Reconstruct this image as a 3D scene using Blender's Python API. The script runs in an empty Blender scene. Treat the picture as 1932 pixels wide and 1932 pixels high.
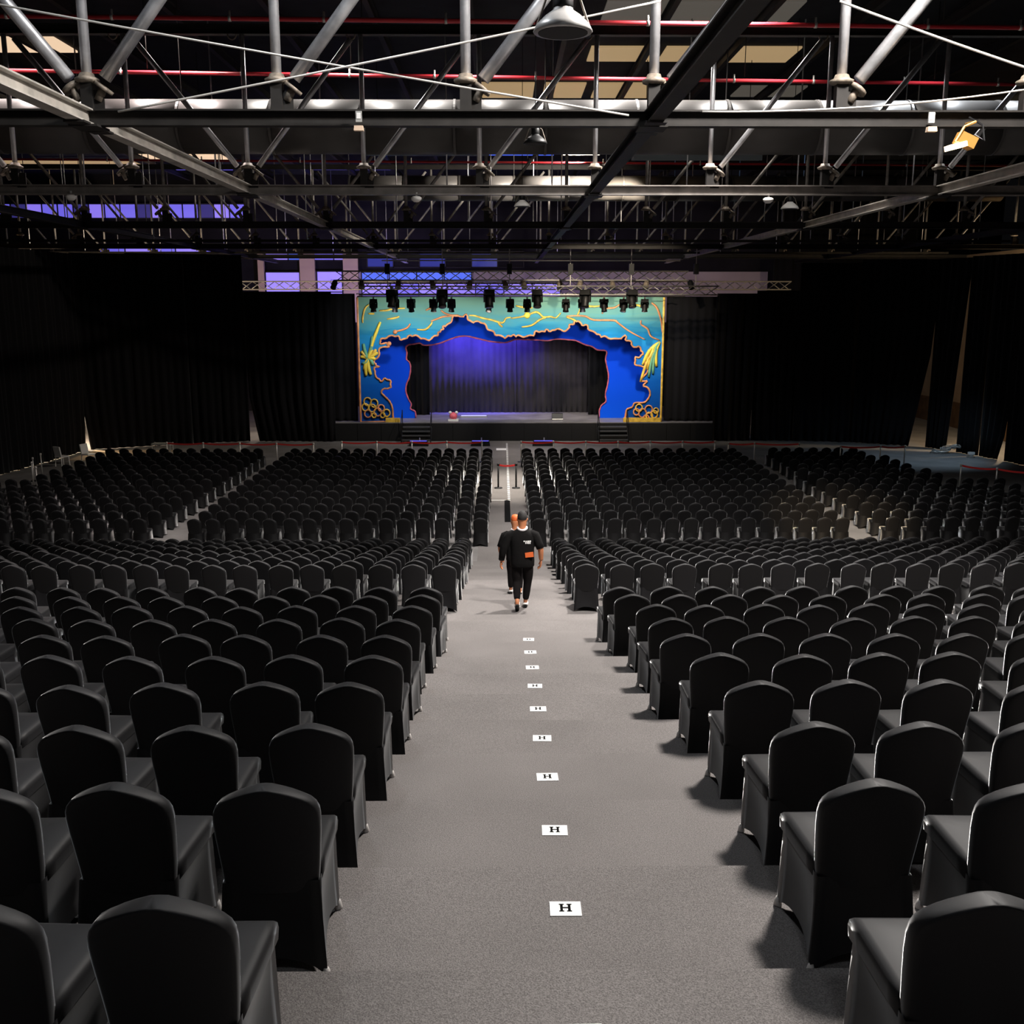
import bpy, bmesh, math, random
from mathutils import Vector, Matrix, Euler
random.seed(7)
S = bpy.context.scene
C = S.collection
PI = math.pi

# ------------------------------------------------------------------ camera, world, exposure, lights
CAM_H = 7.2
cam = bpy.data.cameras.new('camera')
cam_o = bpy.data.objects.new('camera', cam)
C.objects.link(cam_o)
cam.sensor_width = 36.0
cam.lens = 36.0 * 1935 / 1932
cam.clip_end = 300
cam.clip_start = 0.05
cam_o.location = (0, 0, CAM_H)
cam_o.rotation_euler = (math.radians(90 - 11.452), 0, math.radians(-0.58))
S.camera = cam_o

S.view_settings.view_transform = 'Standard'
S.view_settings.look = 'None'
S.view_settings.gamma = 1
S.view_settings.exposure = 0.0
S.view_settings.use_curve_mapping = False

world = bpy.data.worlds.new('world')
S.world = world
world.use_nodes = True
world.node_tree.nodes['Background'].inputs[0].default_value = (0.5, 0.5, 0.55, 1)
world.node_tree.nodes['Background'].inputs[1].default_value = 0.004


def spot(name, loc, target, watts, color=(1, 1, 1), angle=120, blend=0.6, radius=0.3):
    l = bpy.data.lights.new(name, 'SPOT')
    l.energy = watts
    l.color = color
    l.spot_size = math.radians(angle)
    l.spot_blend = blend
    l.shadow_soft_size = radius
    o = bpy.data.objects.new(name, l)
    C.objects.link(o)
    o.location = loc
    d = Vector(target) - Vector(loc)
    o.rotation_euler = d.to_track_quat('-Z', 'Y').to_euler()
    return o


def point(name, loc, watts, color=(1, 1, 1), radius=0.2):
    l = bpy.data.lights.new(name, 'POINT')
    l.energy = watts
    l.color = color
    l.shadow_soft_size = radius
    o = bpy.data.objects.new(name, l)
    C.objects.link(o)
    o.location = loc
    return o


# lit high-bay lamps of the hall, hung between the trusses, plus a rear fill
WH = (1.0, 0.95, 0.90)
spot('overhead_light', (5.6, 11.6, 14.8), (3.4, 11.4, 3.5), 12500, WH, 150, 0.5, 0.8)
spot('overhead_light', (-3.4, 12.2, 14.8), (-2.6, 12.4, 3), 1100, (0.9, 0.95, 1.0), 152, 0.5, 0.4)
spot('overhead_light', (5.2, 23.2, 14.9), (2.2, 22.6, 1), 15000, WH, 100, 0.8, 0.45)
spot('overhead_light', (0.5, -3.0, 13.8), (0.3, 4.0, 3.6), 420, (0.88, 0.94, 1.0), 110, 0.8, 0.6)  # unseen fill added behind the camera to lift the chair backs
# lamps under the roof over the big duct
for x_, w_, c_ in ((-13.5, 1500, (1.0, 0.86, 0.82)), (-9.0, 2200, (1.0, 0.86, 0.82)), (-4.6, 1500, WH), (-0.6, 1350, WH), (3.6, 2800, WH), (7.6, 2300, WH), (12.0, 1500, (0.9, 0.95, 1.0))):
    spot('roof_bay_light', (x_, 28.6, 14.6), (x_, 28.2, 11), w_, c_, 116, 0.6, 0.25)
spot('overhead_light', (0.4, 40.0, 14.8), (0.4, 41.0, 0), 24000, (1.0, 0.93, 0.82), 36, 1.0, 0.3)
spot('overhead_light', (7.0, 36.5, 14.8), (7.5, 37.5, 0), 450, (1.0, 0.93, 0.85), 110, 0.9, 0.3)
# stage washes from the lighting rig
for x_, w_ in ((-5.4, 400), (-2.9, 420), (-0.6, 400), (1.8, 400), (4.1, 430), (6.4, 480)):
    spot('stage_wash_light', (x_, 51.7, 6.55), (x_ * 1.12, 55.0, 5.2), w_, (0.95, 0.98, 1.0), 125, 0.9, 0.15)
spot('stage_violet_light', (-2.4, 57.5, 7.3), (-2.0, 60.0, 4.6), 8000, (0.10, 0.08, 1.0), 80, 1.0, 0.2)
spot('stage_violet_light', (0.4, 57.6, 7.3), (0.3, 60.0, 4.8), 4200, (0.11, 0.08, 1.0), 75, 1.0, 0.2)
spot('stage_violet_light', (-1.0, 57.5, 7.3), (-1.2, 57.6, 1.0), 1300, (0.42, 0.34, 1.0), 90, 1.0, 0.2)
spot('stage_violet_light', (3.2, 57.5, 7.3), (3.0, 58.4, 1.0), 560, (1.0, 0.86, 0.85), 90, 1.0, 0.2)
spot('rig_fill_light', (5.0, 43.5, 12.6), (5.5, 52.0, 8.3), 6500, (1.0, 0.85, 0.65), 54, 0.8, 0.2)  # unseen lamp added out in front to brighten the rig trusses
spot('apron_fill_light', (0.6, 50.6, 7.0), (0.6, 47.4, 0), 900, (1.0, 0.95, 0.95), 120, 0.9, 0.2)  # fill added to brighten the red belts before the stage
# violet light behind the stage on the end wall
spot('backstage_violet_light', (-9.0, 63.5, 4.5), (-11, 70, 8.6), 2200, (0.48, 0.38, 1.0), 130, 0.7, 0.3)
spot('backstage_violet_light', (3.0, 63.5, 4.5), (3, 70, 8.6), 900, (0.6, 0.45, 1.0), 130, 0.7, 0.3)
spot('backstage_light', (14.0, 63.5, 4.5), (14, 70, 8.6), 420, (1.0, 0.8, 0.95), 110, 0.7, 0.3)
# unseen lamps added behind and beside the drapes to light gaps and floor
point('drape_back_light', (25.3, 49.5, 5.0), 1300, (1.0, 0.78, 0.5), 0.3)
spot('side_added_light', (-20.2, 50.4, 2.6), (-18.0, 49.6, 0), 160, (1.0, 0.80, 0.55), 110, 0.8, 0.1)  # added spot for light spilling through the left drape gap
point('drape_back_light', (-23.0, 52.4, 2.6), 2600, (1.0, 0.82, 0.6), 0.25)
point('drape_back_light', (-13.3, 57.4, 3.0), 220, (1.0, 0.84, 0.65), 0.25)
spot('side_added_light', (21.3, 46.0, 5.4), (19.6, 48.6, 0), 520, (0.55, 0.78, 1.0), 95, 0.9, 0.25)

# ------------------------------------------------------------------ materials


def newmat(name):
    m = bpy.data.materials.new(name)
    m.use_nodes = True
    return m, m.node_tree, m.node_tree.nodes['Principled BSDF']


def mat(name, col, rough=0.6, metal=0.0, spec=0.5, var=0.0, scale=8.0, sheen=0.0, emit=None, bump=0.0, rnd=0.0, sheen_r=0.5):
    m, t, b = newmat(name)
    b.inputs['Roughness'].default_value = rough
    b.inputs['Metallic'].default_value = metal
    b.inputs['Specular IOR Level'].default_value = spec
    b.inputs['Base Color'].default_value = (*col, 1)
    if sheen:
        b.inputs['Sheen Weight'].default_value = sheen
        b.inputs['Sheen Roughness'].default_value = sheen_r
    if var or bump:
        tc = t.nodes.new('ShaderNodeTexCoord')
        n = t.nodes.new('ShaderNodeTexNoise')
        n.inputs['Scale'].default_value = scale
        n.inputs['Detail'].default_value = 4
        t.links.new(tc.outputs['Object'], n.inputs['Vector'])
        if var:
            r = t.nodes.new('ShaderNodeValToRGB')
            r.color_ramp.elements[0].position = 0.3
            r.color_ramp.elements[1].position = 0.7
            r.color_ramp.elements[0].color = (*[c * (1 - var) for c in col], 1)
            r.color_ramp.elements[1].color = (*[min(1, c * (1 + var)) for c in col], 1)
            t.links.new(n.outputs['Fac'], r.inputs['Fac'])
            t.links.new(r.outputs['Color'], b.inputs['Base Color'])
        if bump:
            bp = t.nodes.new('ShaderNodeBump')
            bp.inputs['Strength'].default_value = bump
            bp.inputs['Distance'].default_value = 0.02
            t.links.new(n.outputs['Fac'], bp.inputs['Height'])
            t.links.new(bp.outputs['Normal'], b.inputs['Normal'])
    if rnd:
        oi = t.nodes.new('ShaderNodeObjectInfo')
        mr = t.nodes.new('ShaderNodeMapRange')
        mr.inputs[3].default_value = 1 - rnd
        mr.inputs[4].default_value = 1 + rnd
        mx = t.nodes.new('ShaderNodeVectorMath')
        mx.operation = 'SCALE'
        mx.inputs[0].default_value = col
        t.links.new(oi.outputs['Random'], mr.inputs[0])
        t.links.new(mr.outputs[0], mx.inputs['Scale'])
        t.links.new(mx.outputs[0], b.inputs['Base Color'])
    if emit:
        b.inputs['Emission Color'].default_value = (*emit[:3], 1)
        b.inputs['Emission Strength'].default_value = emit[3]
    return m


def carpet_mat():
    m, t, b = newmat('carpet')
    tc = t.nodes.new('ShaderNodeTexCoord')
    geo = t.nodes.new('ShaderNodeNewGeometry')
    n = t.nodes.new('ShaderNodeTexNoise')
    n.inputs['Scale'].default_value = 170
    n.inputs['Detail'].default_value = 3
    n2 = t.nodes.new('ShaderNodeTexNoise')
    n2.inputs['Scale'].default_value = 0.9
    n2.inputs['Detail'].default_value = 3
    t.links.new(geo.outputs['Position'], n.inputs['Vector'])
    t.links.new(geo.outputs['Position'], n2.inputs['Vector'])
    r = t.nodes.new('ShaderNodeValToRGB')
    r.color_ramp.elements[0].position = 0.32
    r.color_ramp.elements[1].position = 0.70
    r.color_ramp.elements[0].color = (0.12, 0.110, 0.106, 1)
    r.color_ramp.elements[1].color = (0.26, 0.24, 0.232, 1)
    t.links.new(n.outputs['Fac'], r.inputs['Fac'])
    r2 = t.nodes.new('ShaderNodeValToRGB')
    r2.color_ramp.elements[0].position = 0.3
    r2.color_ramp.elements[1].position = 0.7
    r2.color_ramp.elements[0].color = (0.82, 0.82, 0.82, 1)
    r2.color_ramp.elements[1].color = (1, 1, 1, 1)
    t.links.new(n2.outputs['Fac'], r2.inputs['Fac'])
    mx = t.nodes.new('ShaderNodeMix')
    mx.data_type = 'RGBA'
    mx.blend_type = 'MULTIPLY'
    mx.inputs[0].default_value = 1
    t.links.new(r.outputs['Color'], mx.inputs[6])
    t.links.new(r2.outputs['Color'], mx.inputs[7])
    t.links.new(mx.outputs[2], b.inputs['Base Color'])
    b.inputs['Roughness'].default_value = 0.95
    b.inputs['Specular IOR Level'].default_value = 0.1
    bp = t.nodes.new('ShaderNodeBump')
    bp.inputs['Strength'].default_value = 0.5
    bp.inputs['Distance'].default_value = 0.01
    t.links.new(n.outputs['Fac'], bp.inputs['Height'])
    t.links.new(bp.outputs['Normal'], b.inputs['Normal'])
    return m


def sea_mat(name, stops, streak=0.25, scale=(0.5, 1, 3.2)):
    """scenic paint: horizontal sea bands by height, with brushed streaks"""
    m, t, b = newmat(name)
    tc = t.nodes.new('ShaderNodeTexCoord')
    sep = t.nodes.new('ShaderNodeSeparateXYZ')
    t.links.new(tc.outputs['Generated'], sep.inputs[0])
    mp = t.nodes.new('ShaderNodeMapping')
    mp.inputs['Scale'].default_value = scale
    t.links.new(tc.outputs['Object'], mp.inputs['Vector'])
    n = t.nodes.new('ShaderNodeTexNoise')
    n.inputs['Scale'].default_value = 0.9
    n.inputs['Detail'].default_value = 5
    n.inputs['Distortion'].default_value = 0.6
    t.links.new(mp.outputs[0], n.inputs['Vector'])
    ma = t.nodes.new('ShaderNodeMath')
    ma.operation = 'MULTIPLY_ADD'
    ma.inputs[1].default_value = streak
    t.links.new(n.outputs['Fac'], ma.inputs[0])
    sb = t.nodes.new('ShaderNodeMath')
    sb.operation = 'SUBTRACT'
    sb.inputs[1].default_value = streak * 0.5
    t.links.new(sep.outputs['Z'], sb.inputs[0])
    t.links.new(sb.outputs[0], ma.inputs[2])
    r = t.nodes.new('ShaderNodeValToRGB')
    els = r.color_ramp.elements
    while len(els) < len(stops):
        els.new(0.5)
    for e, (p, c) in zip(els, stops):
        e.position = p
        e.color = (*c, 1)
    t.links.new(ma.outputs[0], r.inputs['Fac'])
    t.links.new(r.outputs['Color'], b.inputs['Base Color'])
    b.inputs['Roughness'].default_value = 0.8
    b.inputs['Specular IOR Level'].default_value = 0.15
    return m


M = {
    'carpet': carpet_mat(),
    'floor': mat('hall_floor', (0.20, 0.19, 0.185), 0.8, spec=0.2, var=0.2, scale=0.8),
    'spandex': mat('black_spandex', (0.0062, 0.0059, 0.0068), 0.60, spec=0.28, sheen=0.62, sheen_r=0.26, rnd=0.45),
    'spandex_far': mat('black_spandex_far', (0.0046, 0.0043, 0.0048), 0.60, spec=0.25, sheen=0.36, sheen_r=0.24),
    'foot': mat('pale_foot_cap', (0.45, 0.42, 0.40), 0.5),
    'riser': mat('tier_side', (0.05, 0.045, 0.04), 0.8),
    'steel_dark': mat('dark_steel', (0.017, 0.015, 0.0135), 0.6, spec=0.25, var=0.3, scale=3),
    'steel_far': mat('dimmed_far_steel', (0.32, 0.30, 0.28), 0.5, metal=0.3, var=0.4, scale=4),  # darker copy of the steel, dimness of the far trusses in its colour
    'steel': mat('galvanised_steel', (0.58, 0.58, 0.60), 0.36, metal=0.7, var=0.25, scale=4),
    'rust': mat('rusty_steel', (0.20, 0.165, 0.13), 0.6, metal=0.2, var=0.5, scale=12),
    'alu': mat('aluminium', (0.66, 0.63, 0.59), 0.4, metal=0.5),
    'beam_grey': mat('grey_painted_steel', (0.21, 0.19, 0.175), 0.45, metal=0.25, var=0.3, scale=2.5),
    'beam_lit': mat('lit_beam_steel', (0.42, 0.39, 0.35), 0.45, metal=0.15, var=0.3, scale=2.5),  # paler copy of the beam steel, side light put into the colour
    'redpipe': mat('red_pipe_paint', (0.62, 0.035, 0.05), 0.35, spec=0.6),
    'duct': mat('duct_cladding', (0.085, 0.080, 0.077), 0.5, metal=0.15, var=0.12, scale=1.2),
    'tray': mat('tray_grey', (0.20, 0.24, 0.26), 0.5, metal=0.2),
    'roof': mat('roof_sheet', (0.016, 0.018, 0.022), 0.8, spec=0.2, var=0.3, scale=1.5),
    'glow_panel': mat('tan_roof_panel', (0.35, 0.24, 0.13), 0.6, emit=(0.80, 0.55, 0.28, 0.42)),  # tan roof panels given a faint glow of their own
    'glow_panel_pale': mat('pale_roof_panel', (0.5, 0.36, 0.22), 0.6, emit=(1.0, 0.72, 0.48, 0.85)),
    'glow_panel_grey': mat('grey_roof_panel', (0.10, 0.11, 0.12), 0.6, emit=(0.42, 0.37, 0.30, 0.16)),
    'violet_pane': mat('violet_window_pane', (0.2, 0.18, 0.5), 0.3, emit=(0.16, 0.13, 0.80, 0.9)),
    'violet_pane_pale': mat('pale_violet_window_pane', (0.3, 0.28, 0.6), 0.3, emit=(0.28, 0.20, 0.95, 0.85)),
    'blue_pane': mat('blue_window_pane', (0.1, 0.15, 0.4), 0.3, emit=(0.08, 0.16, 1.0, 0.75)),
    'violet_dim': mat('dim_violet_window_pane', (0.05, 0.04, 0.10), 0.3, emit=(0.06, 0.05, 0.3, 0.5)),
    'blue_dim': mat('dim_blue_window_pane', (0.03, 0.04, 0.15), 0.3, emit=(0.08, 0.10, 0.8, 0.2)),
    'skyblue_pane': mat('pale_blue_roof_pane', (0.1, 0.15, 0.2), 0.3, emit=(0.22, 0.42, 0.75, 0.6)),
    'wall_dark': mat('end_wall_dark', (0.012, 0.011, 0.014), 0.9, spec=0.1, var=0.3, scale=0.6),
    'wall_mauve': mat('end_wall_plaster', (0.34, 0.29, 0.31), 0.85, spec=0.1, var=0.1, scale=0.5),
    'wall_beige': mat('end_wall_pier', (0.48, 0.36, 0.27), 0.85, spec=0.1),
    'wall_tan': mat('side_wall_tan', (0.42, 0.31, 0.20), 0.85, spec=0.1, var=0.12, scale=0.7),
    'wood_brown': mat('brown_wainscot', (0.16, 0.09, 0.04), 0.6, var=0.3, scale=2),
    'drape': mat('black_drape', (0.0075, 0.007, 0.008), 0.9, spec=0.08, sheen=0.08),
    'curtain': mat('stage_curtain', (0.040, 0.034, 0.040), 0.85, spec=0.1, sheen=0.2, var=0.2, scale=1.0),
    'stage_deck': mat('stage_deck', (0.22, 0.205, 0.21), 0.4, spec=0.4, var=0.25, scale=1.3),
    'stage_black': mat('stage_black', (0.012, 0.0115, 0.012), 0.75, spec=0.2),
    'black': mat('black_plastic', (0.007, 0.007, 0.0075), 0.5, spec=0.3),
    'black_matte': mat('black_matte', (0.015, 0.014, 0.014), 0.8),
    'lens': mat('lens_glass', (0.12, 0.10, 0.08), 0.12, spec=0.8),
    'white': mat('white_card', (0.82, 0.81, 0.79), 0.7),
    'ink': mat('black_ink', (0.006, 0.006, 0.006), 0.9, spec=0.05),
    'white_plastic': mat('white_plastic', (0.75, 0.73, 0.70), 0.45),
    'tread_dark': mat('step_tread', (0.07, 0.07, 0.072), 0.6),
    'grey_plastic': mat('grey_plastic', (0.33, 0.33, 0.32), 0.5),
    'belt_red': mat('red_belt', (0.80, 0.035, 0.03), 0.6),
    'led_blue': mat('blue_led', (0.1, 0.1, 0.5), 0.4, emit=(0.16, 0.14, 1.0, 0.8)),
    'led_white': mat('white_led_bar', (0.6, 0.6, 0.8), 0.4, emit=(0.55, 0.55, 1.0, 0.9)),
    'lamp_on': mat('lit_lamp_lens', (1, 0.9, 0.7), 0.4, emit=(1.0, 0.72, 0.38, 9.0)),
    'tube_on': mat('lit_strip_lamp', (1, 0.95, 0.85), 0.4, emit=(1.0, 0.88, 0.70, 4.0)),
    'amber': mat('amber_housing', (0.55, 0.28, 0.07), 0.4, metal=0.6),
    'enamel': mat('lamp_enamel', (0.42, 0.41, 0.40), 0.4, metal=0.3),
    'coral': mat('coral_rope', (0.62, 0.12, 0.16), 0.6, var=0.35, scale=3),
    'coral_gold': mat('coral_gold_rope', (0.74, 0.27, 0.10), 0.6, var=0.45, scale=2),
    'gold': mat('gold_scroll_paint', (0.80, 0.46, 0.06), 0.5, var=0.4, scale=4),
    'leaf_green': mat('scenic_green', (0.14, 0.38, 0.22), 0.7),
    'yellow': mat('scenic_yellow', (0.85, 0.62, 0.06), 0.6),
    'skin': mat('skin', (0.58, 0.22, 0.10), 0.55),
    'hair': mat('short_hair', (0.012, 0.010, 0.009), 0.8, var=0.4, scale=60),
    'shirt': mat('black_shirt', (0.006, 0.0055, 0.0055), 0.9, spec=0.15, bump=0.4, scale=9),
    'trousers': mat('black_trousers', (0.007, 0.0055, 0.0055), 0.9, spec=0.15, bump=0.3, scale=8),
    'undershirt': mat('white_collar', (0.80, 0.76, 0.78), 0.8),
    'orange': mat('orange_nylon', (0.75, 0.14, 0.03), 0.6),
    'floor_lit_tan': mat('lit_tan_floor', (0.36, 0.27, 0.18), 0.7),  # tone of the lit floor put into the colour
    'sea_outer': sea_mat('scenic_sea_front', [
        (0.02, (0.0, 0.05, 0.30)), (0.30, (0.0, 0.09, 0.42)), (0.52, (0.01, 0.16, 0.50)), (0.66, (0.015, 0.24, 0.52)),
        (0.72, (0.015, 0.20, 0.36)), (0.78, (0.05, 0.28, 0.37)), (0.86, (0.11, 0.29, 0.26)), (0.97, (0.16, 0.31, 0.22))], 0.22),
    'sea_inner': sea_mat('scenic_sea_portal', [
        (0.0, (0.0, 0.09, 0.80)), (0.45, (0.0, 0.065, 0.75)), (0.8, (0.0, 0.05, 0.6)), (1.0, (0.0, 0.04, 0.42))], 0.2, (0.6, 1, 0.5)),
}

# ------------------------------------------------------------------ mesh kit


class MB:
    def __init__(s):
        s.v = []
        s.f = []

    def add(s, vs, fs):
        n = len(s.v)
        s.v += [tuple(v) for v in vs]
        s.f += [tuple(i + n for i in f) for f in fs]
        return s

    def box(s, c, d, rot=None, taper=1.0):
        x, y, z = d[0] / 2, d[1] / 2, d[2] / 2
        vs = [Vector((a * x * (taper if e > 0 else 1), b * y * (taper if e > 0 else 1), e * z)) for e in (-1, 1) for a, b in ((-1, -1), (1, -1), (1, 1), (-1, 1))]
        if rot:
            R = Euler(rot).to_matrix()
            vs = [R @ v for v in vs]
        vs = [v + Vector(c) for v in vs]
        return s.add(vs, [(3, 2, 1, 0), (4, 5, 6, 7), (0, 1, 5, 4), (1, 2, 6, 5), (2, 3, 7, 6), (3, 0, 4, 7)])

    def tube(s, p0, p1, r, n=8, r1=None, cap=True):
        return s.path([p0, p1], [r, r if r1 is None else r1], n, cap)

    def path(s, pts, r, n=6, cap=True, closed=False):
        pts = [Vector(p) for p in pts]
        if not isinstance(r, (list, tuple)):
            r = [r] * len(pts)
        vs = []
        up = None
        for i, p in enumerate(pts):
            a = pts[i - 1] if i > 0 else (pts[-1] if closed else p)
            b = pts[i + 1] if i < len(pts) - 1 else (pts[0] if closed else p)
            t = (b - a)
            if t.length < 1e-9:
                t = Vector((0, 0, 1))
            t.normalize()
            if up is None:
                up = Vector((0, 0, 1)) if abs(t.z) < 0.9 else Vector((0, 1, 0))
            x = t.cross(up)
            if x.length < 1e-4:
                x = t.cross(Vector((1, 0, 0)))
            x.normalize()
            y = x.cross(t).normalized()
            up = y
            for k in range(n):
                an = 2 * PI * k / n
                vs.append(p + (x * math.cos(an) + y * math.sin(an)) * r[i])
        fs = []
        L = len(pts)
        for i in range(L if closed else L - 1):
            j = (i + 1) % L
            for k in range(n):
                k2 = (k + 1) % n
                fs.append((i * n + k, i * n + k2, j * n + k2, j * n + k))
        if cap and not closed:
            fs.append(tuple(range(n - 1, -1, -1)))
            fs.append(tuple((L - 1) * n + k for k in range(n)))
        return s.add(vs, fs)

    def lathe(s, prof, c=(0, 0, 0), n=16, rot=None):
        vs = []
        R = Euler(rot).to_matrix() if rot else Matrix.Identity(3)
        for r, z in prof:
            for k in range(n):
                a = 2 * PI * k / n
                vs.append(R @ Vector((r * math.cos(a), r * math.sin(a), z)) + Vector(c))
        fs = []
        for i in range(len(prof) - 1):
            for k in range(n):
                k2 = (k + 1) % n
                fs.append((i * n + k, i * n + k2, (i + 1) * n + k2, (i + 1) * n + k))
        fs.append(tuple(range(n - 1, -1, -1)))
        fs.append(tuple((len(prof) - 1) * n + k for k in range(n)))
        return s.add(vs, fs)

    def ibeam(s, p0, p1, h, w, t):
        """H-section between two points: two flanges and a web"""
        p0, p1 = Vector(p0), Vector(p1)
        d = (p1 - p0).normalized()
        x = d.cross(Vector((0, 0, 1))).normalized()
        z = x.cross(d).normalized()
        for (cz, hh, ww) in ((h / 2 - t / 2, t, w), (-h / 2 + t / 2, t, w), (0, h - 2 * t, t)):
            vs = []
            for p in (p0, p1):
                for a, b in ((-1, -1), (1, -1), (1, 1), (-1, 1)):
                    vs.append(p + x * a * ww / 2 + z * (cz + b * hh / 2))
            s.add(vs, [(3, 2, 1, 0), (4, 5, 6, 7), (0, 1, 5, 4), (1, 2, 6, 5), (2, 3, 7, 6), (3, 0, 4, 7)])
        return s

    def plate(s, pts, y, t):
        """outline in x,z given as a simple polygon, extruded along +y from y to y+t"""
        n = len(pts)
        vs = [(p[0], y, p[1]) for p in pts] + [(p[0], y + t, p[1]) for p in pts]
        fs = [tuple(range(n)), tuple(range(2 * n - 1, n - 1, -1))]
        for i in range(n):
            j = (i + 1) % n
            fs.append((j, i, n + i, n + j))
        return s.add(vs, fs)

    def mesh(s, name, m, smooth=False):
        me = bpy.data.meshes.new(name)
        me.from_pydata(s.v, [], s.f)
        me.materials.append(M[m] if isinstance(m, str) else m)
        if smooth:
            me.polygons.foreach_set('use_smooth', [True] * len(me.polygons))
        me.update()
        return me

    def build(s, name, m, parent=None, smooth=False):
        return place(name, s.mesh(name, m, smooth), parent)


def place(name, me, parent=None, loc=None, rot=None, scale=None):
    o = bpy.data.objects.new(name, me)
    C.objects.link(o)
    if parent:
        o.parent = parent
    if loc is not None:
        o.location = loc
    if rot is not None:
        o.rotation_euler = rot
    if scale is not None:
        o.scale = scale
    return o


def tag(o, label, cat, group=None):
    o['label'] = label
    o['category'] = cat
    if group:
        o['group'] = group
    return o


def thing(name, label, cat, loc=(0, 0, 0), rz=0, group=None):
    o = place(name, None, None, loc, (0, 0, rz))
    o.empty_display_size = 0.1
    return tag(o, label, cat, group)


def struct(name, mb, m, label=None, parent=None):
    o = mb.build(name, m, parent)
    if not parent:
        o['kind'] = 'structure'
        if label:
            o['label'] = label
    return o


ORD = ['zeroth', 'first', 'second', 'third', 'fourth', 'fifth', 'sixth', 'seventh', 'eighth', 'ninth', 'tenth', 'eleventh', 'twelfth',
       'thirteenth', 'fourteenth', 'fifteenth', 'sixteenth', 'seventeenth', 'eighteenth', 'nineteenth', 'twentieth',
       'twenty-first', 'twenty-second', 'twenty-third', 'twenty-fourth', 'twenty-fifth']

# ------------------------------------------------------------------ floor and tiers
struct('floor', MB().box((0, 40, -0.1), (84, 100, 0.2)), 'floor', 'flat grey hall floor in front of the stage')

AX0, AX1 = -0.78, 1.36        # aisle between the tiered blocks
TX0, TX1 = -19.0, 19.5


def tier1(k):
    y = 3.92 + 1.13 * k
    return y, CAM_H - 2.1 - 0.1865 * y


def tier2(j):
    return 17.9 + 1.0 * j, CAM_H - 5.48 - 0.175 * j


tiers = [(tier1(k)[0] - 0.25, tier1(k)[1]) for k in range(-4, 10)] + [(14.97, 2.14), (16.1, 1.86)]
tiers += [(17.3, tier2(0)[1])] + [(tier2(j)[0] - 0.22, tier2(j)[1]) for j in range(1, 10)]
edges = [t[0] for t in tiers] + [27.9]
n_t = 0
for i, (y0, z) in enumerate(tiers):
    y1 = edges[i + 1]
    n_t += 1
    struct('floor_tier', MB().box(((TX0 + TX1) / 2, (y0 + y1) / 2, z / 2), (TX1 - TX0, y1 - y0, z)), 'carpet',
           'grey carpeted seating tier, %s step down from the camera' % ORD[min(n_t, 25)])
# carpet runner level with the main floor aisle
struct('floor_aisle', MB().box((0.24, 41.4, 0.004), (1.9, 27.0, 0.008)), 'carpet', 'grey carpet runner on the floor towards the stage')

# ------------------------------------------------------------------ chairs


def back_rings(n=20, levels=None):
    levels = levels or [(0.38, 0.196, 0.036), (0.48, 0.205, 0.038), (0.58, 0.213, 0.041), (0.67, 0.220, 0.043), (0.735, 0.222, 0.044),
                        (0.772, 0.218, 0.044), (0.800, 0.207, 0.044), (0.825, 0.186, 0.044), (0.846, 0.154, 0.044), (0.865, 0.116, 0.044),
                        (0.881, 0.076, 0.043), (0.892, 0.038, 0.042), (0.896, 0.018, 0.038)]
    vs = []
    for z, w, t in levels:
        lean = -0.09 * (max(0, z - 0.40) / 0.5) ** 1.2
        for k in range(n):
            a = 2 * PI * k / n
            ca, sa = math.cos(a), math.sin(a)
            e = 0.33
            x = w * math.copysign(abs(ca) ** e, ca)
            y = t * math.copysign(abs(sa) ** e, sa)
            bow = 0.018 * (1 - (x / 0.22) ** 2)
            vs.append((x, lean + y - bow, z))
    fs = []
    for i in range(len(levels) - 1):
        for k in range(n):
            k2 = (k + 1) % n
            fs.append((i * n + k, i * n + k2, (i + 1) * n + k2, (i + 1) * n + k))
    fs.append(tuple((len(levels) - 1) * n + k for k in range(n)))
    return vs, fs


def perim(per_side, hw_r, hw_f, y_r, y_f, rnd=0.0):
    pts = []
    cs = [(-hw_r, y_r), (hw_r, y_r), (hw_f, y_f), (-hw_f, y_f)]
    for i in range(4):
        a, b = cs[i], cs[(i + 1) % 4]
        for k in range(per_side):
            t = k / per_side
            pts.append((a[0] + (b[0] - a[0]) * t, a[1] + (b[1] - a[1]) * t, t))
    return pts


def skirt_mesh(ps=8, rows=5):
    vs, fs = [], []
    top = perim(ps, 0.203, 0.222, -0.050, 0.40)
    bot = perim(ps, 0.230, 0.226, -0.098, 0.43)
    n = len(top)
    for r in range(rows + 1):
        u = r / rows
        for i in range(n):
            t = top[i][2]
            arch = 4 * t * (1 - t)
            hem = 0.012 + 0.075 * arch ** 0.8
            z = 0.435 + (hem - 0.435) * u
            x = top[i][0] + (bot[i][0] - top[i][0]) * u
            y = top[i][1] + (bot[i][1] - top[i][1]) * u
            pull = 0.035 * arch * math.sin(PI * min(1, u * 0.85)) + 0.02 * arch * u
            x *= 1 - pull / 0.22 * (0.7 if i // ps in (1, 3) else 0.0)
            if i // ps == 0:
                y += pull * 0.7
            if i // ps == 2:
                y -= pull * 0.7
            vs.append((x, y, z))
    for r in range(rows):
        for i in range(n):
            j = (i + 1) % n
            fs.append((r * n + j, r * n + i, (r + 1) * n + i, (r + 1) * n + j))
    return vs, fs


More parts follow.
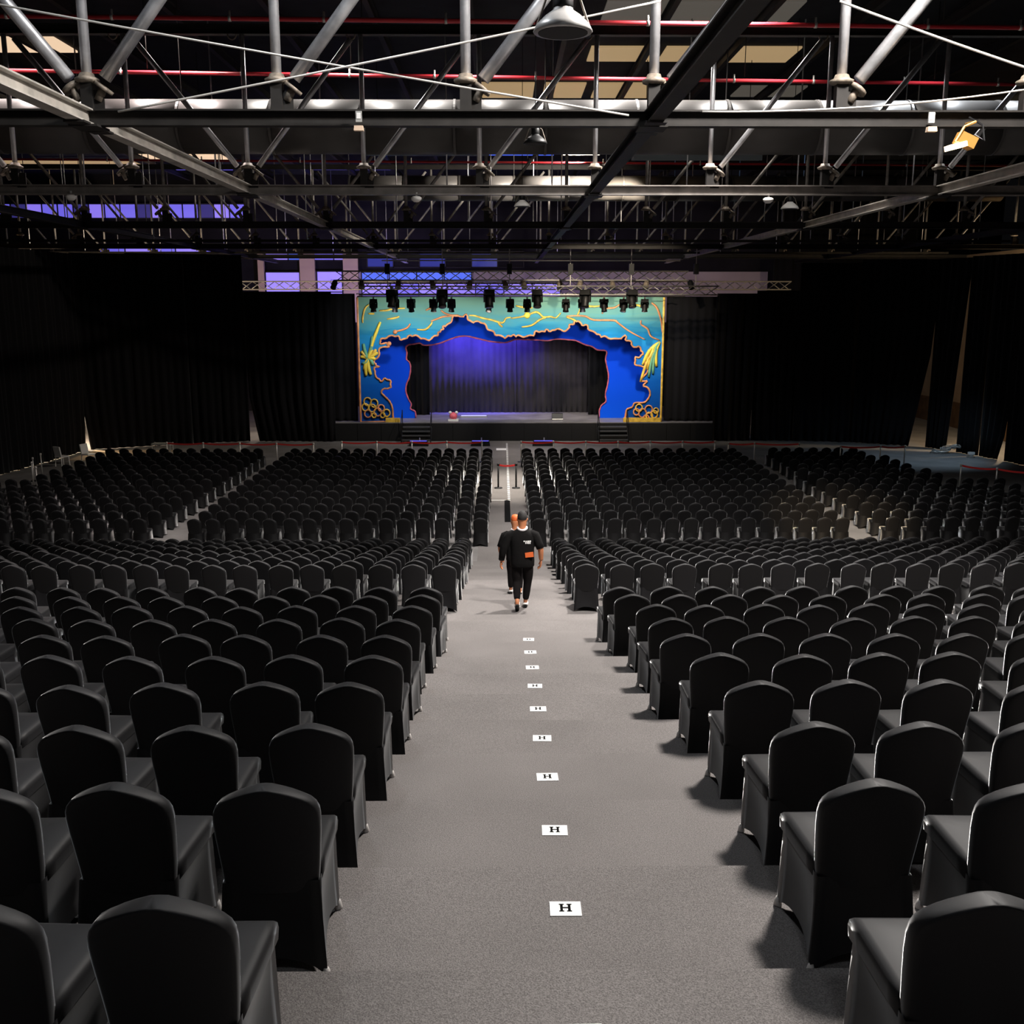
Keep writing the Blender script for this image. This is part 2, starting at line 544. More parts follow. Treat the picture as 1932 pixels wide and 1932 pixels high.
def seat_mesh():
    vs, fs = [], []
    lev = [(0.405, 1.0), (0.45, 1.015), (0.472, 1.0), (0.485, 0.95), (0.492, 0.85), (0.496, 0.5)]
    base = perim(5, 0.205, 0.228, 0.01, 0.435)
    n = len(base)
    for z, s in lev:
        for x, y, t in base:
            vs.append((x * s, 0.22 + (y - 0.22) * s, z))
    for r in range(len(lev) - 1):
        for i in range(n):
            j = (i + 1) % n
            fs.append((r * n + i, r * n + j, (r + 1) * n + j, (r + 1) * n + i))
    fs.append(tuple((len(lev) - 1) * n + k for k in range(n)))
    return vs, fs


back_me = MB().add(*back_rings()).mesh('backrest', 'spandex', True)
seat_me = MB().add(*seat_mesh()).mesh('seat', 'spandex', True)
skirt_me = MB().add(*skirt_mesh()).mesh('skirt', 'spandex', True)
foot_me = MB().lathe([(0.019, 0.0), (0.021, 0.006), (0.018, 0.022), (0.012, 0.045)], n=8).mesh('foot', 'foot', True)
far_lev = [(0.38, 0.195, 0.032), (0.60, 0.215, 0.042), (0.75, 0.221, 0.043), (0.80, 0.206, 0.043), (0.838, 0.165, 0.043), (0.872, 0.10, 0.043), (0.893, 0.025, 0.04)]


def make_chair(loc, rz, label, group, detail):
    t = thing('banquet_chair', label, 'chair', loc, rz, group)
    place('backrest', back_me, t)
    place('seat', seat_me, t)
    place('skirt', skirt_me, t)
    if detail:
        for x, y in ((-0.224, -0.092), (0.224, -0.092), (0.22, 0.425), (-0.22, 0.425)):
            place('foot', foot_me, t, (x, y, 0.0))
    return t


DX = 0.60
singles = []      # (y, x, z, label-info)
mass = []


def row_chairs(y, z, x_lo, x_hi, block, row, side, x_start, direction):
    x = x_start
    n = 0
    while x_lo <= x <= x_hi:
        n += 1
        jx = random.uniform(-0.04, 0.04)
        if abs(x - 0.0) < 0.535 * y + 0.55:
            singles.append((x + jx, y + random.uniform(-0.03, 0.03), z, block, row, side, n))
        x += direction * DX


RX = {-1: 1.452, 0: 1.56, 1: 1.623, 2: 1.616, 3: 1.632, 4: 1.602, 5: 1.617, 6: 1.645, 7: 1.55, 8: 1.57}
LX = {-1: -1.01, 0: -0.99, 1: -0.981, 2: -0.956, 3: -0.97, 4: -0.976, 5: -0.987, 6: -0.996, 7: -0.97, 8: -0.97}
for k in range(-1, 9):
    y, z = tier1(k)
    row_chairs(y + 0.08, z, -18.6, 18.6, 1, k + 2, 'left', LX.get(k, AX0 - 0.21), -1)
    row_chairs(y + 0.08, z, -18.6, 18.6, 1, k + 2, 'right', RX.get(k, AX1 + 0.22), 1)
for j in range(10):
    y, z = tier2(j)
    row_chairs(y + 0.1, z, -18.6, 18.6, 2, j + 1, 'left', AX0 - 0.24, -1)
    row_chairs(y + 0.1, z, -18.6, 18.6, 2, j + 1, 'right', 1.30 + 0.24, 1)
singles_close = []
for s in singles:
    block, row = s[3], s[4]
    if block == 1 or row <= 5:
        singles_close.append(s)
    else:
        mass.append(s[:3])
singles_close.sort(key=lambda s: s[1])
mass += [s[:3] for s in singles_close[300:]]
singles_close = singles_close[:300]
for (x, y, z, block, row, side, n) in singles_close:
    if block == 1:
        lab = 'black stretch-covered chair, %s tiered row from the front edge, %s seat %s of the aisle' % (ORD[row], ORD[n], side)
        grp = 'covered chairs of the near tiered block'
    else:
        lab = 'black stretch-covered chair beyond the cross aisle, row %s, %s seat %s of the aisle' % (['zero', 'one', 'two', 'three', 'four', 'five', 'six'][row], ORD[n], side)
        grp = 'covered chairs of the lower tiered block'
    make_chair((x, y, z), math.radians(random.uniform(-3.5, 3.5)), lab, grp, block == 1)

# flat floor block: rows in four sections parted by aisles
Y3, P3 = 30.3, 1.18
for r in range(14):
    y = Y3 + P3 * r
    x = -0.64
    while x > -9.3:
        mass.append((x, y, 0.0))
        x -= 0.575
    x = 1.12
    while x < 10.4:
        mass.append((x, y, 0.0))
        x += 0.575
    xo = -10.9
    while xo > -19.3:
        if xo > -0.535 * y - 0.5 and not (y > 38.3 and xo < -17.5):
            mass.append((xo, y + 0.1, 0.0))
        xo -= 0.6
    xo = 11.9 if r < 9 else 12.2
    lim = (19.4 if y < 37.5 else 17.5) - 0.15 * max(0, r - 4)
    while xo < lim:
        if xo < 0.535 * y + 0.5 and not (r > 9 and xo > 16.5):
            mass.append((xo, y + 0.1, 0.0))
        xo += 0.6

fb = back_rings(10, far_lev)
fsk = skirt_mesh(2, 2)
fse = ([(-0.21, 0.0, 0.42), (0.21, 0.0, 0.42), (0.225, 0.43, 0.42), (-0.225, 0.43, 0.42), (-0.2, 0.0, 0.485), (0.2, 0.0, 0.485), (0.21, 0.41, 0.485), (-0.21, 0.41, 0.485)],
       [(4, 5, 6, 7), (0, 1, 5, 4), (1, 2, 6, 5), (2, 3, 7, 6), (3, 0, 4, 7)])
mv, mf = [], []
for (x, y, z) in mass:
    a = math.radians(random.uniform(-3, 3))
    ca, sa = math.cos(a), math.sin(a)
    x += random.uniform(-0.03, 0.03)
    y += random.uniform(-0.05, 0.05)
    for vs, fs in (fb, fsk, fse):
        n = len(mv)
        mv += [(x + p[0] * ca - p[1] * sa, y + p[0] * sa + p[1] * ca, z + p[2]) for p in vs]
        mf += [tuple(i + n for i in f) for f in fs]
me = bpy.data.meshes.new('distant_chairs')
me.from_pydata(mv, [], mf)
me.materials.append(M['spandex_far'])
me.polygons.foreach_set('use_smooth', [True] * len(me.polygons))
o = place('distant_chairs', me)
o['kind'] = 'stuff'
tag(o, 'hundreds of black covered chairs in far rows between the lower tiers and stage', 'chairs')

# ------------------------------------------------------------------ row cards on the aisle


def serif_h(w, h):
    mb = MB()
    t = 0.0012
    for sx in (-1, 1):
        mb.box((sx * w * 0.30, 0, t / 2), (w * 0.20, h, t))
        for sz in (-1, 1):
            mb.box((sx * w * 0.30, sz * (h * 0.46), t / 2 + 0.0002), (w * 0.38, h * 0.12, t))
    mb.box((0, 0, t / 2), (w * 0.6, h * 0.15, t))
    return mb


card_me = MB().box((0, 0, 0.002), (0.150, 0.118, 0.004)).mesh('row_card', 'white')
h_me = serif_h(0.062, 0.060).mesh('letter', 'ink')
cards = [(k, 0.30 + 0.008 * k, 0.50) for k in range(-1, 9)]
names = ['cut off by the picture edge', 'largest one fully in view', 'next down the aisle after the largest', 'third card down the aisle',
         'fourth card down the aisle', 'fifth card down the aisle', 'sixth card down the aisle', 'seventh card down the aisle', 'eighth card down the aisle', 'ninth card down the aisle']
for i, (k, x, dy) in enumerate(cards):
    y, z = tier1(k)
    t = thing('row_card', 'white card printed H on the aisle carpet, %s' % names[i], 'card', (x, y + dy, z), math.radians(random.uniform(-2, 2)), 'lettered cards down the aisle')
    place('card', card_me, t)
    place('letter', h_me, t, (0, 0.006, 0.004))
for (x, y, z, lab) in ((0.36, 17.45, tier2(0)[1], 'plain white card lying on the carpet behind the walking person'),
                       (0.36, 16.9, 1.86, 'small white slip on the cross aisle carpet behind the walking person'),
                       (-0.02, 51.5, 0.008, 'white card on the far aisle carpet near the stage')):
    tag(place('floor_card', card_me, None, (x, y, z), None, (1.0 if y < 20 else 3.4, 1.0 if y < 20 else 6.0, 1)), lab, 'card')

# dashed white tape and cable mat in the far aisle
mb = MB()
y = 37.7
while y < 54.0:
    mb.box((0.27, y, 0.011), (0.09, 0.20, 0.006))
    y += 0.42
tag(mb.build('dashed_tape', 'white'), 'dashed white tape line down the middle of the far aisle', 'tape')
tag(MB().box((0.20, 35.7, 0.016), (0.20, 3.8, 0.03)).box((0.20, 35.7, 0.03), (0.10, 3.8, 0.012)).build('cable_ramp', 'ink'), 'black cable ramp lying in the far aisle before the dashed tape', 'cable ramp')
tag(MB().box((-0.16, 37.7, 0.012), (0.62, 0.06, 0.006)).build('cross_tape', 'white'), 'short white tape strip across the far aisle', 'tape')

# ------------------------------------------------------------------ belt stanchions
post_me = MB().tube((0, 0, 0.02), (0, 0, 0.93), 0.030, 8).lathe([(0.032, 0.90), (0.045, 0.91), (0.045, 0.99), (0.03, 1.0)], n=10).mesh('post', 'alu', True)
postb_me = MB().tube((0, 0, 0.02), (0, 0, 0.93), 0.034, 8).lathe([(0.034, 0.90), (0.05, 0.91), (0.05, 0.99), (0.03, 1.0)], n=10).mesh('post', 'black', True)
base_me = MB().lathe([(0.17, 0.0), (0.17, 0.015), (0.15, 0.03), (0.035, 0.045)], n=14).mesh('base', 'black', True)


def belt_line(pts, where, belts=True, black=False, zoff=0.0):
    for i, (x, y) in enumerate(pts):
        t = thing('belt_stanchion', '%s queue post with red belt, %s %s' % ('black' if black else 'silver', ORD[i + 1], where), 'stanchion', (x, y, zoff), 0, 'queue posts')
        place('post', postb_me if black else post_me, t)
        place('base', base_me, t)
        if i < len(pts) - 1 and belts:
            dx, dy = pts[i + 1][0] - x, pts[i + 1][1] - y
            L = math.hypot(dx, dy)
            mb = MB()
            N = 6
            vs = []
            for q in range(N + 1):
                u = q / N
                sag = 0.05 * 4 * u * (1 - u)
                for zz in (0.905, 0.975):
                    for d in (-0.006, 0.006):
                        vs.append((dx * u - dy / L * d, dy * u + dx / L * d, zz - sag))
            fs = []
            for q in range(N):
                a, b = q * 4, q * 4 + 4
                fs += [(a, b, b + 2, a + 2), (a + 1, a + 3, b + 3, b + 1), (a + 2, b + 2, b + 3, a + 3), (a, a + 1, b + 1, b)]
            mb.add(vs, fs)
            mb.build('belt', 'belt_red', t)


belt_line([(-7.4 + 1.62 * i, 47.2) for i in range(5)] , 'from the drapes along the left front row')
belt_line([(0.9 + 1.5 * i, 47.2) for i in range(7)], 'from the aisle along the right front row')
belt_line([(-15.4 + 1.7 * i, 47.0 - 0.1 * i) for i in range(5)], 'in the barrier below the left drapes')
belt_line([(10.4, 46.6), (11.6, 46.6), (13.6, 46.4)], 'in the short barrier at the right front corner')
belt_line([(15.2, 45.5), (17.0, 45.5), (18.1, 45.5)], 'in the barrier beside the blue-lit floor')
belt_line([(18.2, 40.0), (19.2, 39.1), (20.3, 38.2)], 'in the slanted barrier by the pale drape gap')
belt_line([(-0.14, 40.3), (0.57, 40.3)], 'across the far aisle', True, True, 0.008)
belt_line([(-18.2, 39.8), (-18.9, 41.0), (-19.4, 42.2), (-19.6, 43.4)], 'along the dark left drape', False)

# ------------------------------------------------------------------ stage
st = thing('stage', 'long black-fronted stage platform with grey deck under the painted arch', 'stage', (0, 0, 0))
MB().box((1.2, 59.2, 0.48), (20.4, 8.9, 0.96)).build('platform', 'stage_black', st)
MB().box((1.2, 59.2, 0.98), (20.4, 8.9, 0.04)).build('deck', 'stage_deck', st)
for i in range(16):
    MB().box((-8.36 + 1.275 * i, 54.735, 0.47), (1.25, 0.03, 0.92)).build('front_panel', 'stage_black', st)


def steps_unit(x, label):
    t = thing('stage_steps', label, 'steps', (x, 54.4, 0))
    for i in range(4):
        MB().box((0, -0.42 + 0.0 - 0.26 * (3 - i) + 0.42, 0.2 * (i + 1)), (1.5, 0.28, 0.05)).build('tread', 'tread_dark', t)
    for s in (-1, 1):
        MB().box((s * 0.77, -0.4, 0.42), (0.05, 1.1, 0.06), (math.radians(37), 0, 0)).build('stringer', 'black', t)
        MB().tube((s * 0.77, -0.85, 0.1), (s * 0.77, -0.85, 1.0), 0.02).tube((s * 0.77, 0.05, 0.8), (s * 0.77, 0.05, 1.7), 0.02).tube((s * 0.77, -0.85, 1.0), (s * 0.77, 0.05, 1.7), 0.02).build('handrail', 'black', t)


steps_unit(-4.5, 'dark stage steps below the left arch pillar')
steps_unit(5.9, 'dark stage steps with rails below the right arch pillar')

for x, w, lab in ((-4.3, 1.0, 'low front speaker with blue glow before the left stage steps'), (-1.1, 1.0, 'low front speaker with blue glow left of the far aisle'),
                  (2.15, 1.1, 'low front speaker with blue glow right of the far aisle')):
    t = thing('front_fill_speaker', lab, 'speaker', (x, 52.9, 0), 0, 'front fill speakers')
    MB().box((0, 0, 0.13), (w, 0.45, 0.26), None, 0.9).build('cabinet', 'black', t)
    MB().box((0, -0.20, 0.275), (w * 0.86, 0.05, 0.04)).build('blue_strip', 'led_blue', t)
    MB().tube((0.05, 0, 0.25), (0.05, 0, 0.42), 0.03).build('clamp', 'alu', t)


def monitor(x, y, z, label):
    t = thing('stage_monitor', label, 'speaker', (x, y, z))
    MB().add([(-0.3, -0.2, 0), (0.3, -0.2, 0), (0.3, 0.25, 0), (-0.3, 0.25, 0), (-0.3, -0.05, 0.34), (0.3, -0.05, 0.34), (0.3, 0.25, 0.34), (-0.3, 0.25, 0.34)],
             [(3, 2, 1, 0), (4, 5, 6, 7), (0, 1, 5, 4), (1, 2, 6, 5), (2, 3, 7, 6), (3, 0, 4, 7)]).build('cabinet', 'black', t)
    MB().tube((-0.3, -0.17, 0.05), (0.3, -0.17, 0.05), 0.02).build('handle', 'alu', t)


monitor(3.05, 56.0, 1.0, 'small black box monitor standing on the stage deck')
t = thing('prop_stand', 'small pink and white prop on a pale base on the stage deck', 'prop', (-2.62, 55.6, 1.0))
MB().box((0, 0, 0.05), (0.55, 0.4, 0.1)).build('base', 'white_plastic', t)
MB().lathe([(0.14, 0.1), (0.22, 0.2), (0.2, 0.34), (0.1, 0.42), (0.05, 0.46)], n=12).build('body', mat('prop_pink', (0.75, 0.12, 0.16), 0.5), t, True)
for s in (-1, 1):
    MB().lathe([(0.03, 0), (0.09, 0.05), (0.09, 0.12), (0.02, 0.17)], (s * 0.17, 0, 0.36), 8).build('knob', 'white_plastic', t, True)
t = thing('light_bar', 'pale violet light bar lying on the stage deck', 'light', (-1.55, 57.2, 1.0))
MB().box((0, 0, 0.05), (1.5, 0.14, 0.1)).build('housing', 'grey_plastic', t)
MB().box((0, -0.02, 0.105), (1.4, 0.11, 0.03)).build('tube', 'led_white', t)


# curtains on the stage
def curtain(name, x0, x1, y, z0, z1, m, label, cat='curtain', amp=0.09, wave=0.32, seed=0, mat_y=True):
    rnd = random.Random(seed)
    vs, fs = [], []
    n = max(8, int((x1 - x0) / 0.07))
    ph = [rnd.uniform(0, 6.28) for _ in range(4)]
    cols = []
    for i in range(n + 1):
        x = x0 + (x1 - x0) * i / n
        d = amp * (math.sin(2 * PI * x / wave + ph[0] + 1.3 * math.sin(x * 1.7 + ph[1])) * 0.6 + 0.4 * math.sin(2 * PI * x / (wave * 2.3) + ph[2]))
        cols.append((x, d))
    zs = [z0, z0 + (z1 - z0) * 0.5, z1]
    for z in zs:
        s = 1.0 if z < z1 else 0.7
        for x, d in cols:
            vs.append((x, y + d * s, z))
    m_ = n + 1
    for r in range(2):
        for i in range(n):
            fs.append((r * m_ + i, r * m_ + i + 1, (r + 1) * m_ + i + 1, (r + 1) * m_ + i))
    o = MB().add(vs, fs).build(name, m, None, True)
    o.modifiers.new('thickness', 'SOLIDIFY').thickness = 0.012
    return tag(o, label, cat)


curtain('stage_curtain', -4.35, 0.85, 59.9, 1.0, 7.4, 'curtain', 'grey pleated back curtain washed violet, left half of the stage opening', seed=3)
curtain('stage_curtain', 0.87, 5.05, 59.95, 1.0, 7.4, 'curtain', 'grey pleated back curtain, dim right half of the stage opening', seed=4)
curtain('leg_drape', -6.9, -4.1, 58.6, 1.0, 7.4, 'drape', 'black leg drape at the left edge of the stage opening', seed=5)
curtain('leg_drape', 4.95, 7.9, 58.6, 1.0, 7.4, 'drape', 'black leg drape at the right edge of the stage opening', seed=6)

# ------------------------------------------------------------------ painted arch (measured on the front plane)
ARX, ARZ = -7.58, 1.0


def ax(px):
    return ARX + (px - 673) / 574 * 16.16


def az(py):
    return 1.0 + (797 - py) / 237 * 6.58


def L5(pts):
    return [(ax(660 + x / 6.44), az(540 + y / 6.44)) for x, y in pts]


def L6(pts):
    return [(ax(960 + x / 6.44), az(540 + y / 6.44)) for x, y in pts]


def catmull(pts, sub=3, scallop=0.0, seed=1):
    rnd = random.Random(seed)
    out = []
    n = len(pts)
    for i in range(n - 1):
        p0 = pts[max(0, i - 1)]
        p1, p2 = pts[i], pts[i + 1]
        p3 = pts[min(n - 1, i + 2)]
        for k in range(sub):
            t = k / sub
            q = []
            for a in range(2):
                q.append(0.5 * (2 * p1[a] + (p2[a] - p0[a]) * t + (2 * p0[a] - 5 * p1[a] + 4 * p2[a] - p3[a]) * t * t + (3 * p1[a] - p0[a] - 3 * p2[a] + p3[a]) * t ** 3))
            if scallop:
                q[0] += rnd.uniform(-scallop, scallop)
                q[1] += rnd.uniform(-scallop, scallop)
            out.append(tuple(q))
    out.append(pts[-1])
    return out


outer_l = L5([(490, 1640), (485, 1570), (480, 1480), (450, 1400), (380, 1325), (350, 1285), (380, 1243), (440, 1238), (473, 1190), (450, 1130), (400, 1118), (350, 1140), (310, 1108), (270, 1005),
              (330, 967), (282, 940), (290, 880), (350, 815), (330, 755), (440, 733), (442, 692), (352, 682), (372, 640), (450, 612), (530, 598), (575, 615), (620, 650), (690, 608), (760, 595), (850, 625),
              (920, 650), (1000, 615), (1050, 580), (1075, 545), (1110, 520), (1125, 480), (1180, 460), (1230, 390), (1262, 350), (1320, 372), (1390, 348), (1430, 420), (1500, 430), (1590, 440), (1640, 500), (1710, 550),
              (1760, 590), (1860, 615), (1925, 598)])
outer_r = L6([(50, 596), (100, 602), (200, 605), (270, 588), (310, 545), (380, 552), (430, 528), (490, 545), (540, 518), (620, 535), (690, 528), (702, 480), (760, 452), (790, 415), (860, 465), (920, 478), (960, 540),
              (1040, 570), (1080, 600), (1150, 615), (1270, 642), (1380, 603), (1400, 655), (1462, 680), (1480, 740), (1540, 730), (1592, 790), (1580, 842), (1520, 860), (1503, 910), (1540, 965), (1628, 972),
              (1655, 905), (1682, 962), (1640, 1060), (1585, 1160), (1660, 1140), (1618, 1195), (1680, 1240), (1702, 1320), (1640, 1412), (1520, 1420), (1490, 1470), (1425, 1500), (1408, 1570), (1400, 1640)])
outer = catmull(outer_l + outer_r, 4)


def scalloped(pts, amp, skip):
    out = []
    for i, p in enumerate(pts):
        if skip <= i < len(pts) - skip:
            a, b = pts[i - 1], pts[i + 1]
            tx, tz = b[0] - a[0], b[1] - a[1]
            L = math.hypot(tx, tz) or 1.0
            k = amp * (abs(math.sin(i * 0.62 + 0.5 * math.sin(i * 0.23))) - 0.5)
            p = (p[0] - tz / L * k, p[1] + tx / L * k)
        out.append(p)
    return out


outer = scalloped(outer, 0.10, 30)
arch = thing('painted_arch', 'wide painted undersea stage arch in teal and blue with coral-coloured rope edging', 'stage arch', (0.5, 55, 1.0))


def rel(pts):
    return [(x - 0.5, z - 1.0) for x, z in pts]


pl = [(ax(673), az(560)), (ax(1247), az(560)), (ax(1247), az(797))] + [outer[-1]] + list(reversed(outer[:-1])) + [(ax(673), az(797))]
pl = rel(pl)
mb = MB()
mb.plate(list(reversed(pl)), 0.0, 0.18)
mb.build('front_flat', 'sea_outer', arch)
MB().path([(p[0], -0.03, p[1]) for p in rel(outer)], [0.036 + 0.022 * abs(math.sin(i * 1.7)) for i in range(len(outer))], 6).build('rope_edging', 'coral_gold', arch, True)
# gilt frame line round the flat
fr = rel([(ax(735), az(796)), (ax(674), az(796)), (ax(674), az(561))])
MB().path([(p[0], -0.04, p[1]) for p in fr], 0.06, 6).build('frame_strip', 'coral_gold', arch)
fr = rel([(ax(1176), az(796)), (ax(1246), az(796)), (ax(1246), az(561))])
MB().path([(p[0], -0.04, p[1]) for p in fr], 0.06, 6).build('frame_strip', 'gold', arch)
for (a, b) in ((722, 749), (1174, 1245)):
    x0, x1 = ax(a) - 0.5, ax(b) - 0.5
    MB().box(((x0 + x1) / 2, -0.12, 0.12), (x1 - x0, 0.22, 0.22)).build('gilt_plinth', 'gold', arch)

# inner portal behind the front flat
portal = thing('inner_portal', 'plain blue inner portal with thin coral rope edge behind the painted arch', 'stage arch', (0.5, 56.9, 1.0))
SC = 56.9 / 55.0


def relp(pts):
    # same outline carried back to the portal plane
    out = []
    for x, z in pts:
        X = x * SC
        Z = CAM_H + (z - CAM_H) * SC
        out.append((X - 0.5, Z - 1.0))
    return out


hole_l = L5([(765, 1590), (757, 1522), (702, 1490), (712, 1430), (680, 1372), (650, 1272), (660, 1182), (692, 1110), (713, 1000), (702, 920), (665, 880), (672, 800), (660, 742), (690, 706), (760, 695), (830, 684), (880, 710), (1000, 702),
             (1100, 676), (1200, 636), (1300, 606), (1400, 600), (1500, 622), (1620, 650), (1700, 666), (1850, 680), (1925, 662)])
hole_r = L6([(60, 640), (200, 642), (350, 648), (450, 655), (560, 635), (700, 645), (790, 655), (900, 705), (980, 725), (1050, 768), (1160, 782), (1150, 880), (1170, 980), (1190, 1080), (1180, 1200), (1155, 1310), (1165, 1400), (1110, 1450), (1085, 1520),
             (1085, 1590)])
hole = relp(catmull(hole_l + hole_r, 3))
hole[0] = (hole[0][0], 0.0)
hole[-1] = (hole[-1][0], 0.0)
pp = [(-7.5, 0.0), (-7.5, 5.9), (7.9, 5.9), (7.9, 0.0)] + [hole[-1]] + list(reversed(hole[:-1]))
MB().plate(list(reversed(pp)), 0.0, 0.15).build('portal_flat', 'sea_inner', portal)
MB().path([(p[0], -0.03, p[1]) for p in hole], [0.028 + 0.018 * abs(math.sin(i * 1.3)) for i in range(len(hole))], 6).build('rope_edging', 'coral', portal, True)

# scenic vines, stars and scrolls on the front flat


def vine(pts, r, m, src=L5, name='vine'):
    q = rel(catmull(src(pts), 3))
    MB().path([(p[0], -0.05, p[1]) for p in q], [r * (0.35 + 0.65 * math.sin(PI * (0.15 + 0.8 * i / len(q)))) for i in range(len(q))], 5).build(name, m, arch, True)


for pts in ([(1430, 350), (1500, 355), (1600, 385), (1700, 405), (1830, 440), (1870, 385), (1932, 375)], [(1780, 440), (1800, 465), (1830, 490)], [(1090, 290), (1150, 330), (1230, 350), (1300, 345)],
            [(970, 420), (1050, 390), (1120, 365), (1220, 360)], [(800, 520), (900, 520), (960, 470), (985, 430)], [(520, 545), (600, 530), (680, 500), (720, 450)],
            [(440, 395), (520, 385), (590, 365)], [(350, 295), (440, 290), (520, 270), (660, 265)], [(910, 290), (970, 260)], [(150, 440), (150, 380), (180, 270), (230, 220)], [(220, 330), (290, 330)]):
    vine(pts, 0.055, 'gold' if random.random() < 0.6 else 'coral_gold')
for pts in ([(0, 385), (100, 372), (190, 350), (290, 312), (340, 325), (390, 370), (480, 365), (540, 380), (600, 320)], [(130, 490), (250, 470), (350, 400), (420, 380)], [(670, 370), (740, 395), (790, 420)],
            [(670, 360), (800, 355), (900, 362), (1000, 405), (1240, 410), (1290, 440), (1400, 520), (1500, 580), (1620, 640)], [(800, 350), (830, 290), (860, 240), (1000, 245), (1090, 235)],
            [(1100, 330), (1130, 270), (1240, 260), (1310, 220)], [(1430, 235), (1530, 230), (1640, 280)], [(1690, 200), (1750, 250), (1790, 340), (1815, 430), (1830, 560)], [(60, 235), (150, 255), (260, 260)],
            [(1570, 410), (1570, 460), (1650, 510), (1690, 600), (1800, 650)]):
    vine(pts, 0.055, 'gold' if random.random() < 0.6 else 'coral_gold', L6)
# yellow-green plants
for (cx, cy, pts) in ((200, 870, [(120, 780), (150, 820), (150, 690), (260, 600), (360, 430), (300, 760), (320, 800), (130, 930), (110, 850), (170, 1080), (230, 1070), (150, 1010), (290, 880), (250, 760), (260, 950)]),):
    for (x, y) in pts:
        mid = ((cx + x) / 2 + random.uniform(-18, 18), (cy + y) / 2 + random.uniform(-18, 18))
        vine([(cx, cy), mid, (x, y)], 0.10, random.choice(['gold', 'yellow', 'yellow', 'leaf_green']), L5, 'frond')
for (x, y, m) in ((1600, 950, 'yellow'), (1640, 900, 'gold'), (1680, 1100, 'leaf_green'), (1730, 1060, 'leaf_green'), (1770, 970, 'yellow'), (1700, 870, 'yellow'), (1660, 1010, 'gold'), (1580, 1160, 'gold'), (1750, 880, 'leaf_green')):
    vine([(1805, 670), ((1805 + x) / 2 - 25, (670 + y) / 2 - 30), (x, y)], 0.09, m, L6, 'frond')
# corner scrolls
for src, rings in ((L5, [(260, 1420, 45), (180, 1400, 45), (150, 1470, 40), (235, 1480, 42), (300, 1530, 45), (180, 1550, 42), (410, 1540, 40), (345, 1480, 38), (360, 1570, 28), (255, 1570, 26)]),
                   (L6, [(1615, 1545, 48), (1690, 1500, 45), (1570, 1480, 40), (1760, 1560, 40), (1700, 1580, 40), (1660, 1610, 36), (1780, 1515, 30), (1540, 1530, 36)])):
    for (x, y, r) in rings:
        c = rel(src([(x, y)]))[0]
        R = r / 6.44 / 574 * 16.16
        MB().path([(c[0] + R * math.cos(a), -0.07, c[1] + R * 1.1 * math.sin(a)) for a in [2 * PI * k / 14 for k in range(14)]], 0.042, 5, closed=True).build('scroll', 'gold' if random.random() < 0.65 else 'coral_gold', arch, True)
for (x, y) in ((535, 550), (460, 690)):
    c = rel(L5([(x, y)]))[0]
    MB().lathe([(0.02, -0.09), (0.1, -0.06), (0.12, 0), (0.08, 0.05)], (c[0], -0.06, c[1]), 10, (PI / 2, 0, 0)).build('shell', 'coral_gold', arch, True)
c = rel(L6([(195, 350)]))[0]
MB().lathe([(0.02, -0.09), (0.14, -0.06), (0.17, 0), (0.1, 0.05)], (c[0], -0.06, c[1]), 10, (PI / 2, 0, 0)).build('shell', 'yellow', arch, True)

# ------------------------------------------------------------------ drapes round the hall


def drape_panel(p0, p1, z1, label, gap0=0.0, gap1=0.0, gh=6.0, seed=0, amp=0.13, zb=0.02):
    """folded black cloth hung from p0 to p1; gap0/gap1 pull the foot of an end aside over height gh"""
    rnd = random.Random(seed + 100)
    p0, p1 = Vector((*p0, 0)), Vector((*p1, 0))
    d = p1 - p0
    L = d.length
    d.normalize()
    nrm = Vector((-d.y, d.x, 0))
    n = int(L / 0.09)
    ph = [rnd.uniform(0, 6.28) for _ in range(4)]
    zs = [zb, max(zb + 0.2, z1 * 0.12), z1 * 0.3, z1 * 0.5, z1 * 0.72, z1]
    vs, fs = [], []
    for z in zs:
        a = gap0 * max(0, 1 - z / gh) ** 1.0
        b = gap1 * max(0, 1 - z / gh) ** 1.0
        for i in range(n + 1):
            u = i / n
            s = a + (L - a - b) * u
            w = u * L
            f = amp * (0.6 * math.sin(2 * PI * w / 0.42 + ph[0] + 1.1 * math.sin(w * 1.3 + ph[1])) + 0.4 * math.sin(2 * PI * w / 1.15 + ph[2]))
            f *= 1.15 - 0.45 * z / z1
            vs.append(tuple(p0 + d * s + nrm * f + Vector((0, 0, z))))
    m_ = n + 1
    for r in range(len(zs) - 1):
        for i in range(n):
            fs.append((r * m_ + i, r * m_ + i + 1, (r + 1) * m_ + i + 1, (r + 1) * m_ + i))
    o = MB().add(vs, fs).build('hall_drape', 'drape', None, True)
    o.modifiers.new('thickness', 'SOLIDIFY').thickness = 0.012
    return tag(o, label, 'drape', 'black masking drapes')


